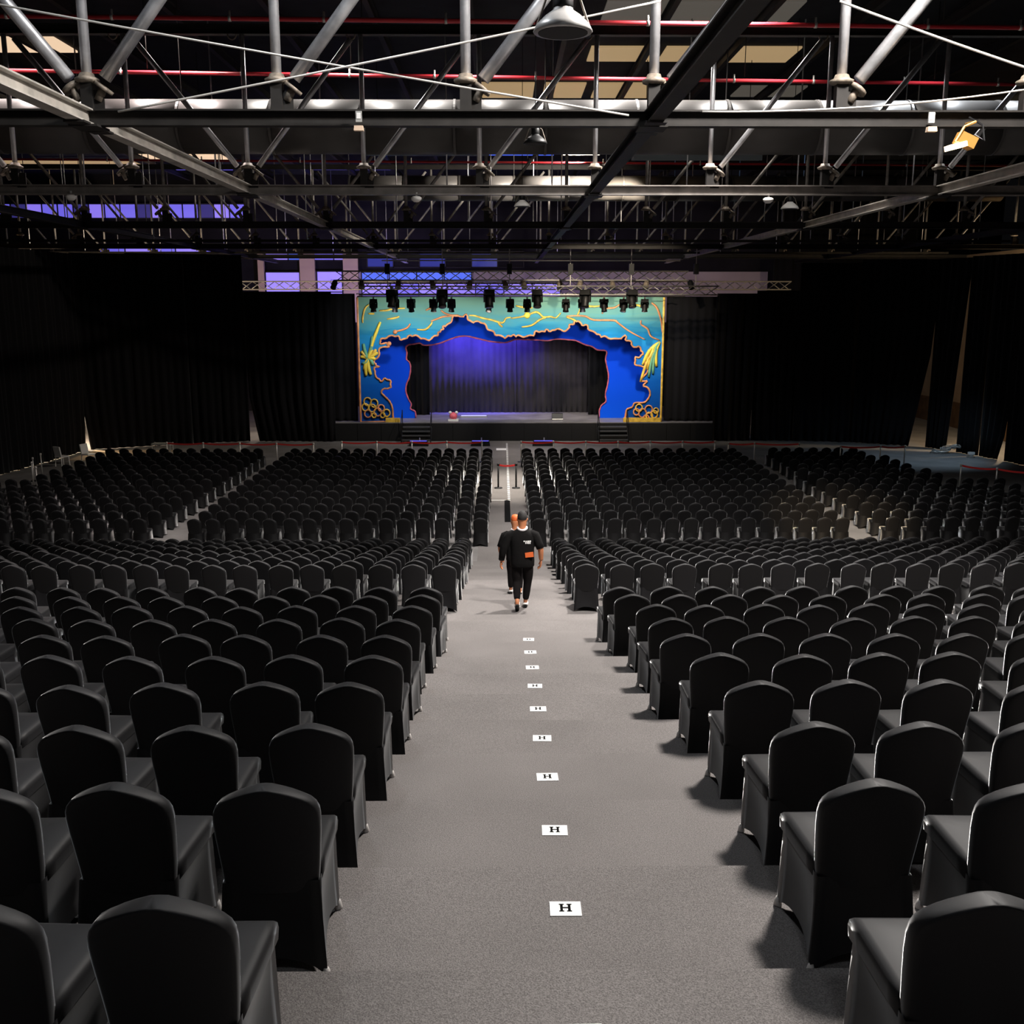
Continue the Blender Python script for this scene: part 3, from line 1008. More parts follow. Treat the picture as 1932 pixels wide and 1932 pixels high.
RP = [((8.75, 55.3), (11.45, 55.2), 7.6, 'short black drape hung beside the right edge of the painted arch', 0, 0, 6),
      ((11.25, 54.52), (13.4, 54.7), 7.75, 'black drape right of the arch ending in a thin lit slit', 0, 0.12, 7.5),
      ((13.4, 54.7), (15.6, 54.6), 7.9, 'black drape with grey-lit folds, second past the arch on the right', 0.0, 0, 6),
      ((15.6, 54.6), (18.6, 54.0), 9.3, 'tall black drape in the right corner behind the short barrier', 0, 0, 6),
      ((18.6, 54.0), (21.75, 52.0), 9.4, 'tall black drape with blue-lit folds beside the smaller tan gap', 0, 0.85, 5.4),
      ((21.75, 52.0), (22.55, 50.2), 9.4, 'narrow black drape between the two tan wall gaps', 0.0, 0.75, 9.3),
      ((22.55, 50.2), (23.0, 48.9), 9.45, 'black drape between the tall tan gap and the thin blue slit', 0.0, 0.10, 4.5),
      ((23.0, 48.9), (23.5, 47.2), 9.45, 'black drape ending at the pale lit gap behind the slanted barrier', 0.0, 0.55, 1.9),
      ((23.5, 47.2), (24.6, 42.0), 9.5, 'black drape at the right edge of the picture', 0.0, 0, 2),
      ((24.6, 42.0), (25.5, 33.0), 9.5, 'black drape just outside the right edge, beside the rear rows', 0, 0, 2)]
for i, (a, b, z1, lab, g0, g1, gh) in enumerate(RP):
    drape_panel(a, b, z1, lab, g0, g1, gh, i, zb=1.02 if i == 0 else 0.02)
LP = [((-7.75, 55.4), (-9.0, 55.35), 7.75, 'short black drape hung beside the left edge of the painted arch', 0, 0, 6),
      ((-8.85, 54.5), (-13.45, 54.7), 7.85, 'short black drape left of the arch beside the tan gap', 0, 0.5, 2.7),
      ((-13.45, 54.7), (-16.2, 53.8), 9.7, 'tall black drape on the far side of the left tan gap', 0.0, 0, 2.2),
      ((-16.2, 53.8), (-18.7, 52.6), 9.7, 'tall black drape midway along the left corner', 0, 0, 6),
      ((-18.7, 52.6), (-20.95, 51.35), 9.65, 'tall black drape right of the bright white slit', 0, 0.30, 2.2),
      ((-20.85, 51.45), (-21.1, 48.0), 9.6, 'black drape left of the bright white slit behind white chairs', 0.25, 0, 2.0),
      ((-21.1, 48.0), (-21.5, 44.5), 9.6, 'black drape behind the unbelted posts on the left', 0, 0, 6),
      ((-21.5, 44.5), (-22.2, 38.0), 9.6, 'black drape at the left edge of the picture', 0, 0, 6),
      ((-22.2, 38.0), (-23.0, 30.0), 9.6, 'black drape just outside the left edge beside the rear rows', 0, 0, 6)]
for i, (a, b, z1, lab, g0, g1, gh) in enumerate(LP):
    drape_panel(a, b, z1, lab, g0, g1, gh, i + 40, zb=1.02 if i == 0 else 0.02)

# walls behind the drapes
struct('wall_right', MB().box((27.1, 52, 5.0), (0.2, 56, 10.0)), 'wall_tan', 'tan side wall glimpsed through drape gaps on the right')
struct('baseboard_right', MB().box((26.96, 52, 0.75), (0.08, 56, 1.5)), 'wood_brown', 'brown wainscot at the foot of the right wall')
struct('wall_left', MB().box((-25.1, 50, 4.6), (0.2, 60, 9.2)), 'wall_tan', 'tan partition glimpsed through the left drape gaps')
struct('wall_back', MB().box((-3, 71.1, 7.8), (72, 0.2, 15.6)), 'wall_dark', 'dark end wall behind the stage')
wb = bpy.data.objects['wall_back']


def wall_piece(name, px0, px1, z0, z1, m, y=70.95, t=0.1):
    MB().box(((px0 + px1) / 2, y, (z0 + z1) / 2), (px1 - px0, t, z1 - z0)).build(name, m, wb)


wall_piece('plaster_panel', -16.3, 18.0, 6.0, 9.35, 'wall_mauve')
# piers between the violet windows
for a, b in ((-16.3, -15.9), (-13.5, -12.5), (-10.6, -9.6)):
    wall_piece('pier', a, b, 6.0, 10.6, 'wall_beige', 70.8, 0.3)
wall_piece('cornice', -30.0, -15.5, 14.35, 14.75, 'wall_beige', 70.8, 0.3)


def window(n, x0, x1, z0, z1, cols, rows, m, label, y=70.85):
    w = place('window_%d' % n, None, None, ((x0 + x1) / 2, y, z0))
    w['kind'] = 'structure'
    w['label'] = label
    hw, h = (x1 - x0) / 2, z1 - z0
    t = 0.07
    fr = MB()
    fr.box((0, 0, t / 2), (2 * hw, 0.1, t)).box((0, 0, h - t / 2), (2 * hw, 0.1, t))
    for i in range(cols + 1):
        fr.box((-hw + 2 * hw * i / cols, 0, h / 2), (t, 0.1, h))
    for r in range(1, rows):
        fr.box((0, 0, h * r / rows), (2 * hw, 0.1, t))
    fr.build('frame', 'black_matte', w)
    for i in range(cols):
        for r in range(rows):
            cw, ch = 2 * hw / cols, h / rows
            mm = m if not isinstance(m, (list, tuple)) else m[(i * 7 + r * 3 + n) % len(m)]
            MB().box((-hw + cw * (i + 0.5), 0.02, ch * (r + 0.5)), (cw - t, 0.02, ch - t)).build('pane', mm, w)


window(1, -15.85, -13.55, 6.6, 9.35, 1, 2, 'violet_pane_pale', 'pale violet window above the left short drape, beside a beige pier')
window(2, -12.4, -10.7, 6.6, 9.4, 1, 2, 'violet_pane_pale', 'violet window left of the lighting truss, between beige piers')
window(3, -33.5, -17.0, 12.75, 13.75, 16, 1, ['violet_pane', 'violet_pane_pale', 'violet_dim', 'violet_pane'], 'long high strip of violet panes seen through the left trusses')
window(4, -26.8, -18.4, 10.55, 11.2, 5, 1, ['violet_pane', 'violet_pane_pale'], 'lower short strip of violet panes above the left drape')
window(5, -9.4, -2.0, 8.75, 9.35, 4, 1, 'blue_pane', 'deep blue window strip behind the lighting truss, left of centre')
window(6, -9.4, 4.0, 7.4, 8.6, 7, 1, ['violet_pane_pale', 'violet_pane', 'violet_pane_pale'], 'pale violet window band behind the hanging stage lamps')
window(7, -15.8, -9.7, 10.05, 10.6, 4, 1, ['violet_pane', 'violet_pane_pale', 'blue_pane'], 'narrow violet panes above the left end of the lighting truss')
window(8, -9.0, 1.5, 9.6, 10.7, 6, 1, ['blue_dim', 'wall_dark', 'blue_dim', 'wall_dark'], 'dim blue upper window band behind the rig', 70.9)
tag(curtain('end_drape', 18.0, 33.0, 69.6, 0.0, 15.0, 'drape', 'tall black drape masking the right part of the end wall', 'drape', 0.12, 0.5, 9), 'tall black drape masking the right part of the end wall', 'drape')

# ------------------------------------------------------------------ roof
struct('ceiling', MB().box((-2, 34, 15.75), (76, 78, 0.3)), 'roof', 'black roof above the trusses')
ce = bpy.data.objects['ceiling']


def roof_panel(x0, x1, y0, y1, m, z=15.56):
    MB().box(((x0 + x1) / 2, (y0 + y1) / 2, z), (x1 - x0, y1 - y0, 0.06)).build('roof_glow_panel', m, ce)


for (x0, x1, y0, y1, m) in ((3.0, 5.2, 36.3, 38.3, 'glow_panel'), (5.5, 7.4, 36.3, 38.3, 'glow_panel'), (7.9, 10.0, 36.3, 38.4, 'glow_panel'), (-16.9, -14.3, 35.3, 37.2, 'glow_panel_pale'),
                            (1.7, 3.3, 42.0, 44.8, 'glow_panel'), (3.7, 6.2, 42.0, 44.8, 'glow_panel'), (-0.8, 1.3, 42.0, 44.8, 'glow_panel'), (3.0, 8.6, 31.0, 33.6, 'glow_panel_grey'), (9.4, 12.0, 42.5, 44.5, 'glow_panel_grey'),
                            (-21.0, -16.0, 61.5, 63.6, 'glow_panel_pale'), (-30, -22, 64.0, 66.0, 'glow_panel'), (-21.5, -17.0, 67, 68.2, 'violet_pane'), (-12, -7, 66.5, 68, 'violet_pane'), (-7, 3, 60, 61.5, 'blue_pane'),
                            (8.0, 12.0, 56.5, 58.5, 'skyblue_pane'), (14.0, 18.0, 56, 57.2, 'skyblue_pane'), (-1, 6, 50.5, 52.2, 'glow_panel')):
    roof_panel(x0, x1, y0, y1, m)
for i in range(14):
    x = -20.3 + 2.78 * i
    tag(MB().ibeam((x, 18, 15.25), (x + 0.001, 70, 15.25), 0.30, 0.16, 0.02).build('roof_rafter', 'steel_dark'), 'dark roof rafter running towards the stage, %s from the left' % ORD[i + 1], 'beam', 'roof rafters')

# ------------------------------------------------------------------ trusses
ZB, ZT = CAM_H + 2.7, CAM_H + 6.2
X0N, SPN = -0.52, 2.78
post_t = MB().tube((0, 0, 0.62), (0, 0, ZT - ZB), 0.075, 12).mesh('post', 'steel', True)
post_thin = MB().tube((0, 0, 0.62), (0, 0, ZT - ZB), 0.058, 10).mesh('post', 'steel', True)
dvec = Vector((SPN - 0.24, 0, ZT - ZB - 0.1))
diag_t = MB().tube((0.26, 0, 0.55), tuple(dvec), 0.095, 12).mesh('diagonal', 'steel', True)
diag_thin = MB().tube((0.26, 0, 0.55), tuple(dvec), 0.065, 10).mesh('diagonal', 'steel', True)
post_far = MB().tube((0, 0, 0.62), (0, 0, ZT - ZB), 0.055, 8).mesh('post', 'steel_far', True)
diag_far = MB().tube((0.26, 0, 0.55), tuple(dvec), 0.055, 8).mesh('diagonal', 'steel_far', True)
gus = MB().box((0, 0, 0.29), (0.17, 0.16, 0.42)).box((0.12, 0, 0.22), (0.22, 0.03, 0.34)).mesh('gusset', 'steel_dark')
flange = MB().lathe([(0.10, 0.48), (0.17, 0.50), (0.18, 0.54), (0.12, 0.57), (0.10, 0.62)], n=14).mesh('flange', 'rust', True)
tvec = dvec.normalized()
fl_d = MB().tube(Vector((0.22, 0, 0.40)), Vector((0.22, 0, 0.40)) + tvec * 0.05, 0.15, 12).tube(Vector((0.14, 0, 0.24)), Vector((0.24, 0, 0.44)), 0.06, 10).mesh('diagonal_flange', 'rust', True)
clip_me = MB().path([(0.10 * math.cos(a), 0, 0.10 * math.sin(a)) for a in [PI * (0.9 + 1.2 * k / 8) for k in range(9)]], 0.018, 5).mesh('clip', 'rust', True)

TR = [(16.09, -10, 10.6, True, 'nearest roof truss with thick posts, crossing above the tiers'), (25.85, -15, 15.5, True, 'second roof truss from the camera, above the lower tiers'),
      (37.0, -20, 21, False, 'third roof truss from the camera, above the floor seating'), (50.4, -25.5, 25, False, 'fourth roof truss, just before the stage lighting rig'),
      (61.0, -29, 28, False, 'farthest roof truss, above the stage')]
for (Y, xa, xb, detail, lab) in TR:
    t = thing('roof_truss', lab, 'truss', (0, Y, ZB))
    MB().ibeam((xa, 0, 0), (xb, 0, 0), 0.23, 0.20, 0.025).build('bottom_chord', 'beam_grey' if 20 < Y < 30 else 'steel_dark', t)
    MB().ibeam((xa, 0, ZT - ZB + 0.1), (xb, 0, ZT - ZB + 0.1), 0.22, 0.2, 0.02).build('top_chord', 'steel_dark', t)
    n0, n1 = math.ceil((xa - X0N) / SPN), math.floor((xb - X0N) / SPN)
    for n in range(n0, n1 + 1):
        x = X0N + SPN * n
        thick = Y < 20
        place('post', post_t if thick else (post_thin if Y < 30 else post_far), t, (x, 0, 0))
        place('gusset', gus, t, (x, 0, 0))
        place('flange', flange, t, (x, 0, 0))
        right = x > -7.0
        left = x < -5.0
        for ok, s in ((right, 1), (left, -1)):
            if ok and xa < x + s * SPN < xb:
                place('diagonal', diag_t if thick else (diag_thin if Y < 30 else diag_far), t, (x, 0, 0), (0, 0, 0 if s > 0 else PI))
                place('diagonal_flange', fl_d, t, (x, 0, 0), (0, 0, 0 if s > 0 else PI))
        if detail:
            place('clip', clip_me, t, (x - 0.22, -0.03, ZT - ZB - 0.02))
for X, lab, m in ((-14.45, 'roof beam running to the stage, outermost on the left', 'steel_dark'), (-6.10, 'roof beam slanting in from the upper left corner towards the stage', 'beam_lit'), (2.24, 'dark roof beam running from top centre right towards the stage', 'steel_dark'),
                  (10.63, 'pale-edged roof beam slanting in from the right edge towards the stage', 'beam_lit'), (19.0, 'faint roof beam, outermost on the right', 'steel_dark')):
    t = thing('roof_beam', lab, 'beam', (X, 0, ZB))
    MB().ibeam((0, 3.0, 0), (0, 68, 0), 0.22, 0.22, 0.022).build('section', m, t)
    for (Y, *_r) in TR:
        MB().box((0, Y - 0.45, -0.13), (0.30, 0.25, 0.03)).box((0, Y + 0.45, -0.13), (0.30, 0.25, 0.03)).box((0, Y, -0.135), (0.42, 0.5, 0.03)).build('splice_plate', 'steel_dark', t)
# light thin purlins and hangers in the deep roof clutter
for i, (Y, z, xa, xb) in enumerate(((31.5, 10.4, -16, 16.5), (43.5, 9.75, -22, 21), (47.0, 10.6, -23, 22), (56.5, 9.9, -26, 24), (65.5, 10.3, -28, 26))):
    t = thing('cross_rail', 'thin steel cross rail with hanger rods, %s towards the stage' % ORD[i + 1], 'rail', (0, Y, z), 0, 'thin cross rails')
    MB().box((0, 0, 0), (xb - xa, 0.10, 0.10)).build('rail', 'steel_dark' if i != 2 else 'alu', t).location.x = (xa + xb) / 2
    hm = MB().tube((0, 0, 0.04), (0, 0, 15.2 - z), 0.022, 6).mesh('hanger_rod', 'steel', True)
    x = xa + 0.8
    while x < xb:
        place('hanger_rod', hm, t, (x + random.uniform(-0.4, 0.4), 0, 0))
        x += 3.4

# wires
for i, (a, b, r) in enumerate((((-7.4, 15.3, 11.33), (1.83, 15.5, 9.85), 0.016), ((-5.4, 15.35, 9.86), (2.2, 15.2, 11.29), 0.016), ((4.7, 15.3, 11.32), (7.9, 15.2, 10.27), 0.018), ((2.9, 15.6, 9.92), (7.8, 15.4, 10.24), 0.014))):
    N = 14
    A, B = Vector(a), Vector(b)
    pts = [A + (B - A) * (k / N) - Vector((0, 0, (0.02 if i < 3 else 0.10) * 4 * (k / N) * (1 - k / N))) for k in range(N + 1)]
    tag(MB().path(pts, r, 6).build('brace_wire', 'alu', None, True), ['pale brace wire running down from the upper left corner', 'pale brace wire rising from the left beam to top centre',
                                                                       'pale brace wire running down to the upper right edge', 'slack cable along the first truss on the right'][i], 'wire')

# red sprinkler pipes
cl_me = MB().tube((0, 0, -0.06), (0, 0, 0.16), 0.025, 6).lathe([(0.065, -0.03), (0.065, 0.03)], n=10, rot=(0, PI / 2, 0)).mesh('clamp', 'alu', True)
for i, (a, b, lab) in enumerate((((-13, 23.46, 13.2), (13, 24.3, 13.2), 'upper red sprinkler pipe crossing the top of the picture'), ((-16, 28.6, 13.2), (16, 30.3, 13.2), 'second red sprinkler pipe, lower, above the big duct'),
                                 ((-26, 43.5, 12.95), (24, 44.6, 12.85), 'distant red pipe behind the big duct'), ((-28, 57.5, 13.1), (6, 58.0, 13.1), 'farthest red pipe among the left trusses'))):
    A, B = Vector(a), Vector(b)
    t = thing('sprinkler_pipe', lab, 'pipe', tuple(A))
    MB().tube((0, 0, 0), tuple(B - A), 0.050 if i < 2 else 0.045, 10).build('pipe', 'redpipe', t, True)
    n = 12
    for k in range(n):
        place('clamp', cl_me, t, tuple((B - A) * ((k + 0.35 + random.uniform(-0.2, 0.2)) / n)))
    # hangers up to the roof
    hm = MB().tube((0, 0, 0.1), (0, 0, 2.1), 0.012, 5).mesh('hanger', 'steel_dark', True)
    for k in range(0, n, 2):
        place('hanger', hm, t, tuple((B - A) * ((k + 0.5) / n)))

# ducts
for (Y, z, R, xa, xb, lab) in ((28.2, 11.72, 0.67, -20, 20, 'big round ventilation duct crossing behind the second truss'), (46.2, 12.1, 0.52, -6.5, 24, 'far round ventilation duct lit by the strip lamp')):
    t = thing('round_duct', lab, 'duct', (0, Y, z))
    seg = 2.35
    n = int((xb - xa) / seg)
    sm = MB().lathe([(R, 0.02), (R, seg - 0.02)], n=40, rot=(0, PI / 2, 0)).mesh('segment', 'duct', True)
    sm.polygons.foreach_set('use_smooth', [len(p.vertices) == 4 for p in sm.polygons])
    rm = MB().lathe([(R * 0.98, -0.04), (R * 1.025, -0.03), (R * 1.025, 0.03), (R * 0.98, 0.04)], n=40, rot=(0, PI / 2, 0)).mesh('seam_band', 'duct')
    hm = MB().tube((0, 0, R), (0, 0, 15.4 - z), 0.014, 5).mesh('hanger', 'steel_dark')
    for k in range(n):
        place('segment', sm, t, (xa + seg * k, 0, 0))
        place('seam_band', rm, t, (xa + seg * k, 0, 0))
        if k % 2:
            place('hanger', hm, t, (xa + seg * k, 0, 0))

# flat trays under the duct
for i, (x0, x1, z) in enumerate(((-10.4, -6.2, 12.18), (-4.5, -0.4, 12.12), (4.4, 8.7, 11.98))):
    t = thing('cable_tray', 'flat grey hanging tray behind the big duct, %s' % ['in the left bay', 'in the middle bay', 'in the right bay'][i], 'tray', ((x0 + x1) / 2, 36, z))
    MB().box((0, 0, 0), (x1 - x0, 0.5, 0.05)).box((0, -0.25, 0.03), (x1 - x0, 0.03, 0.22)).box((0, 0.25, 0.06), (x1 - x0, 0.03, 0.14)).build('channel', 'tray', t)
    for s in (-1, 1):
        MB().tube((s * (x1 - x0) * 0.4, 0, 0), (s * (x1 - x0) * 0.4, 0, 3.1), 0.012, 5).build('hanger', 'steel_dark', t)

# ------------------------------------------------------------------ pendant lamps and small fittings


def pendant(loc, R, label, m='enamel', drop=1.2):
    drop = 15.62 - loc[2] - 0.4 * R / 0.28
    t = thing('highbay_lamp', label, 'lamp', loc)
    k = R / 0.28
    MB().lathe([(R, 0.0), (R * 1.03, 0.01 * k), (R * 0.92, 0.07 * k), (R * 0.62, 0.15 * k), (R * 0.36, 0.20 * k), (R * 0.34, 0.22 * k)], n=24).build('shade', m, t, True)
    MB().lathe([(R * 0.86, 0.004), (R * 0.86, -0.006)], n=24).build('lens', 'black_matte', t)
    MB().lathe([(R * 0.34, 0.21 * k), (R * 0.36, 0.24 * k), (R * 0.36, 0.36 * k), (R * 0.22, 0.39 * k)], n=12).build('gear_housing', 'black', t, True)
    MB().path([(-R * 0.9, 0, 0.06 * k), (-R * 0.55, 0, 0.33 * k), (0, 0, 0.44 * k), (R * 0.55, 0, 0.33 * k), (R * 0.9, 0, 0.06 * k)], 0.012 * k, 5).build('bracket', 'rust', t)
    MB().tube((0, 0, 0.4 * k), (0, 0, 0.4 * k + drop), 0.01, 5).build('cord', 'black', t)


pendant((0.62, 11.0, 9.86), 0.29, 'largest unlit pendant lamp, at top centre before the red pipe')
pendant((0.73, 23.0, 10.55), 0.25, 'unlit black pendant lamp hanging in front of the big duct', 'black', 2.0)
pendant((0.65, 33.0, 10.16), 0.25, 'small pale pendant lamp below the second truss at centre', 'white_plastic', 2.0)
pendant((8.96, 33.0, 10.10), 0.27, 'small pale pendant lamp below the second truss on the right', 'white_plastic', 2.0)
for (x, y, z, lab) in ((-2.08, 15.93, 9.82, 'small pale sign box fixed on the first truss beam, left of centre'), (6.33, 15.93, 9.82, 'small pale sign box fixed on the first truss beam at the right')):
    t = thing('beam_detector', lab, 'detector', (x, y, z))
    MB().box((0, -0.06, 0.07), (0.09, 0.03, 0.15)).build('bracket', 'grey_plastic', t)
    MB().box((0, -0.09, -0.10), (0.14, 0.10, 0.07), None, 0.9).build('head', 'wall_beige', t)
    MB().box((0, -0.078, 0.08), (0.06, 0.008, 0.08)).build('tag_plate', 'white', t)
for (x, y, z, lab) in ((-2.05, 25.8, 9.72, 'small white detector under the second truss, left of centre'), (-10.35, 25.8, 9.75, 'small white detector under the second truss at far left'), (6.47, 25.8, 9.70, 'small white detector under the second truss on the right')):
    t = thing('ceiling_detector', lab, 'detector', (x, y, z))
    MB().tube((0, 0, 0.02), (0, 0, 0.12), 0.03, 8).build('stem', 'grey_plastic', t)
    MB().lathe([(0.06, -0.10), (0.12, -0.05), (0.13, 0.0), (0.09, 0.03)], n=12).build('head', 'white_plastic', t, True)

# lit amber floodlight under the first truss
FL = Vector((6.70, 15.55, 9.50))
t = thing('floodlight', 'lit amber floodlight clamped under the first truss at the right', 'lamp', tuple(FL))
dirv = (Vector((10.6, 31.5, 0.6)) - FL).normalized()
MB().box((0.02, 0, 0.02), (0.26, 0.20, 0.16), (0, math.radians(24), 0)).build('housing', 'amber', t)
MB().box((-0.12, -0.02, -0.06), (0.26, 0.18, 0.07), (0, math.radians(-14), 0)).build('lens', 'lamp_on', t)
MB().path([(-0.16, -0.1, 0), (-0.05, -0.1, 0.2), (0.1, -0.1, 0.26), (0.2, 0.45, 0.32)], 0.02, 6).build('bracket', 'amber', t)
MB().path([(0.15, 0, 0.1), (0.25, -0.1, 0.0), (0.3, 0.1, 0.25), (0.2, 0.35, 0.4)], 0.015, 6).build('cable', 'black', t)
spot('floodlight_beam', FL + dirv * 0.45 + Vector((0, 0, -0.12)), (10.7, 31.8, 0.3), 15000, (1.0, 0.76, 0.46), 17, 0.9, 0.1)

# lit strip lamp before the far duct
t = thing('strip_lamp', 'lit white strip lamp in front of the far duct, right of centre', 'lamp', (3.3, 44.2, 13.25))
MB().box((0, 0, 0.08), (1.6, 0.3, 0.12)).build('housing', 'white_plastic', t)
MB().box((0, 0, 0.0), (1.5, 0.22, 0.06)).build('tube', 'tube_on', t)
for s in (-1, 1):
    MB().tube((s * 0.6, 0, 0.1), (s * 0.6, 0, 2.0), 0.012, 5).build('hanger', 'steel_dark', t)
spot('strip_lamp_glow', (3.3, 44.2, 13.15), (1.6, 46.2, 12.2), 5200, (1.0, 0.9, 0.78), 150, 0.8, 0.3)

# ------------------------------------------------------------------ stage lighting rig


def box_truss(x0, x1, y, z, s, label, m='alu', braces=True):
    t = thing('lighting_truss', label, 'truss', ((x0 + x1) / 2, y, z))
    L = x1 - x0
    ch = MB().tube((-L / 2, 0, 0), (L / 2, 0, 0), 0.036, 6).mesh('chord', m, True)
    for a in (-1, 1):
        for b in (-1, 1):
            place('chord', ch, t, (0, a * s / 2, b * s / 2))
    n = int(L / 0.62)
    st_ = L / n
    b1 = MB().tube((0, 0, -s / 2), (st_, 0, s / 2), 0.022, 5).mesh('brace', m, True)
    b2 = MB().tube((0, 0, s / 2), (st_, 0, -s / 2), 0.022, 5).mesh('brace', m, True)
    for k in range(n):
        place('brace', b1 if k % 2 else b2, t, (-L / 2 + st_ * k, -s / 2, 0))
        if braces:
            place('brace', b2 if k % 2 else b1, t, (-L / 2 + st_ * k, s / 2, 0))
    return t


box_truss(-7.0, 10.7, 51.8, 7.86, 0.42, 'front lighting truss just above the painted arch')
box_truss(-8.4, 9.5, 53.6, 8.62, 0.45, 'upper lighting truss one step behind the front rig')
box_truss(-14.9, 16.6, 60.2, 8.25, 0.45, 'longest lighting truss behind the arch, ends showing past both drapes')
for (y, z, x0, x1, lab) in ((52.4, 7.58, -7.2, 9.2, 'thin pipe carrying the small lamps over the arch'), (54.2, 7.72, -7.5, 8.9, 'thin pipe along the top edge of the painted arch'), (53.0, 9.35, -6.0, 9.0, 'pale pipe above the upper lighting truss')):
    tag(MB().tube((x0, y, z), (x1, y, z), 0.03, 8).build('rig_pipe', 'alu', None, True), lab, 'pipe')
# hoist chains
for i, x in enumerate((-5.6, -2.9, 0.4, 3.4, 6.4, 9.6)):
    t = thing('chain_hoist', 'motor hoist holding the front lighting truss, %s from the left' % ORD[i + 1], 'hoist', (x, 51.8, 8.05), 0, 'rig hoists')
    MB().tube((0, 0, 0.0), (0, 0, 2.0), 0.022, 6).build('chain', 'alu', t)
    MB().box((0, 0, 0.85), (0.24, 0.22, 0.5)).build('motor', 'black', t)


hd = {}
hd['base'] = MB().box((0, 0, -0.09), (0.38, 0.30, 0.18), None, 0.92).mesh('base', 'black')
hd['clamp'] = MB().box((0, 0, 0.06), (0.07, 0.09, 0.14)).mesh('clamp', 'alu')
hd['yoke'] = MB().box((-0.17, 0, -0.30), (0.06, 0.16, 0.30)).box((0.17, 0, -0.30), (0.06, 0.16, 0.30)).box((0, 0, -0.19), (0.40, 0.16, 0.06)).mesh('yoke', 'black')
hd['head'] = MB().lathe([(0.08, -0.22), (0.135, -0.16), (0.15, 0.0), (0.13, 0.12), (0.15, 0.20), (0.15, 0.24)], n=14).mesh('head', 'black', True)
hd['lens'] = MB().lathe([(0.12, 0.238), (0.10, 0.255), (0.02, 0.262)], n=14).mesh('lens', 'lens', True)


def moving_head(x, y, z, sc, tilt, pan, label, group):
    t = thing('moving_head_lamp', label, 'stage lamp', (x, y, z), pan, group)
    t.scale = (sc, sc, sc)
    place('clamp', hd['clamp'], t)
    place('base', hd['base'], t)
    place('yoke', hd['yoke'], t)
    h = place('head', hd['head'], t, (0, 0, -0.40), (PI - tilt, 0, 0))
    place('lens', hd['lens'], h)


big_x = [742, 835, 923, 1013, 1103, 1190]
for i, px in enumerate(big_x):
    moving_head((px - 946) * 0.02632 + 0.0, 51.53, 7.90, 1.35, 0.3 + 0.2 * (i % 2), random.uniform(-0.4, 0.4), 'large black moving-head lamp on the front truss, %s from the left' % ORD[i + 1], 'large moving heads on the front truss')
sm_x = [708, 778, 820, 853, 923, 962, 994, 1066, 1097, 1137, 1174, 1213, 748]
for i, px in enumerate(sorted(sm_x)):
    moving_head((px - 946) * 0.0269, 52.4, 7.46, 1.0, random.uniform(-0.2, 0.5), random.uniform(-0.6, 0.6), 'small black moving-head lamp hanging over the arch top, %s from the left' % ORD[i + 1], 'small moving heads over the arch')
par_can = MB().lathe([(0.05, -0.22), (0.12, -0.18), (0.14, 0.0), (0.155, 0.2), (0.16, 0.22)], n=12).mesh('can', 'rust', True)
par_l = MB().lathe([(0.14, 0.2), (0.13, 0.215)], n=12).mesh('lens', 'lens')
par_y = MB().path([(-0.17, 0, 0), (-0.17, 0, 0.22), (0.17, 0, 0.22), (0.17, 0, 0)], 0.014, 5).mesh('yoke', 'black')
for i, px in enumerate([640, 690, 757, 820, 888, 953, 987, 1053, 1090, 1150, 1212, 1294]):
    t = thing('par_lamp', 'short brown stage lamp on the upper truss, %s from the left' % ORD[i + 1], 'stage lamp', ((px - 946) * 0.0277, 53.37, 8.19), random.uniform(-0.5, 0.5), 'stage lamps on the upper truss')
    place('can', par_can if i not in (0, 11) else hd['head'], t, None, (PI / 2 + 0.9, 0, 0))
    place('lens', par_l, t, None, (PI / 2 + 0.9, 0, 0))
    place('yoke', par_y, t)

# ------------------------------------------------------------------ people


def skin_obj(name, verts, edges, m, parent, root=0, sub=2, more_roots=()):
    me = bpy.data.meshes.new(name)
    me.from_pydata([v[0] for v in verts], edges, [])
    me.materials.append(M[m])
    o = place(name, me, parent)
    o.modifiers.new('skin', 'SKIN')
    if not me.skin_vertices:
        bm = bmesh.new()
        bm.from_mesh(me)
        bm.verts.layers.skin.verify()
        bm.to_mesh(me)
        bm.free()
    lay = me.skin_vertices[0].data
    for i, v in enumerate(verts):
        r = v[1]
        lay[i].radius = r if isinstance(r, tuple) else (r, r)
        lay[i].use_root = (i == root or i in more_roots)
    o.modifiers['skin'].use_smooth_shade = True
    s = o.modifiers.new('subsurf', 'SUBSURF')
    s.levels = sub
    s.render_levels = sub
    return o


def chain(vs, es, start, pts):
    prev = start
    for p, r in pts:
        vs.append((p, r))
        i = len(vs) - 1
        if prev is not None:
            es.append((prev, i))
        prev = i
    return prev


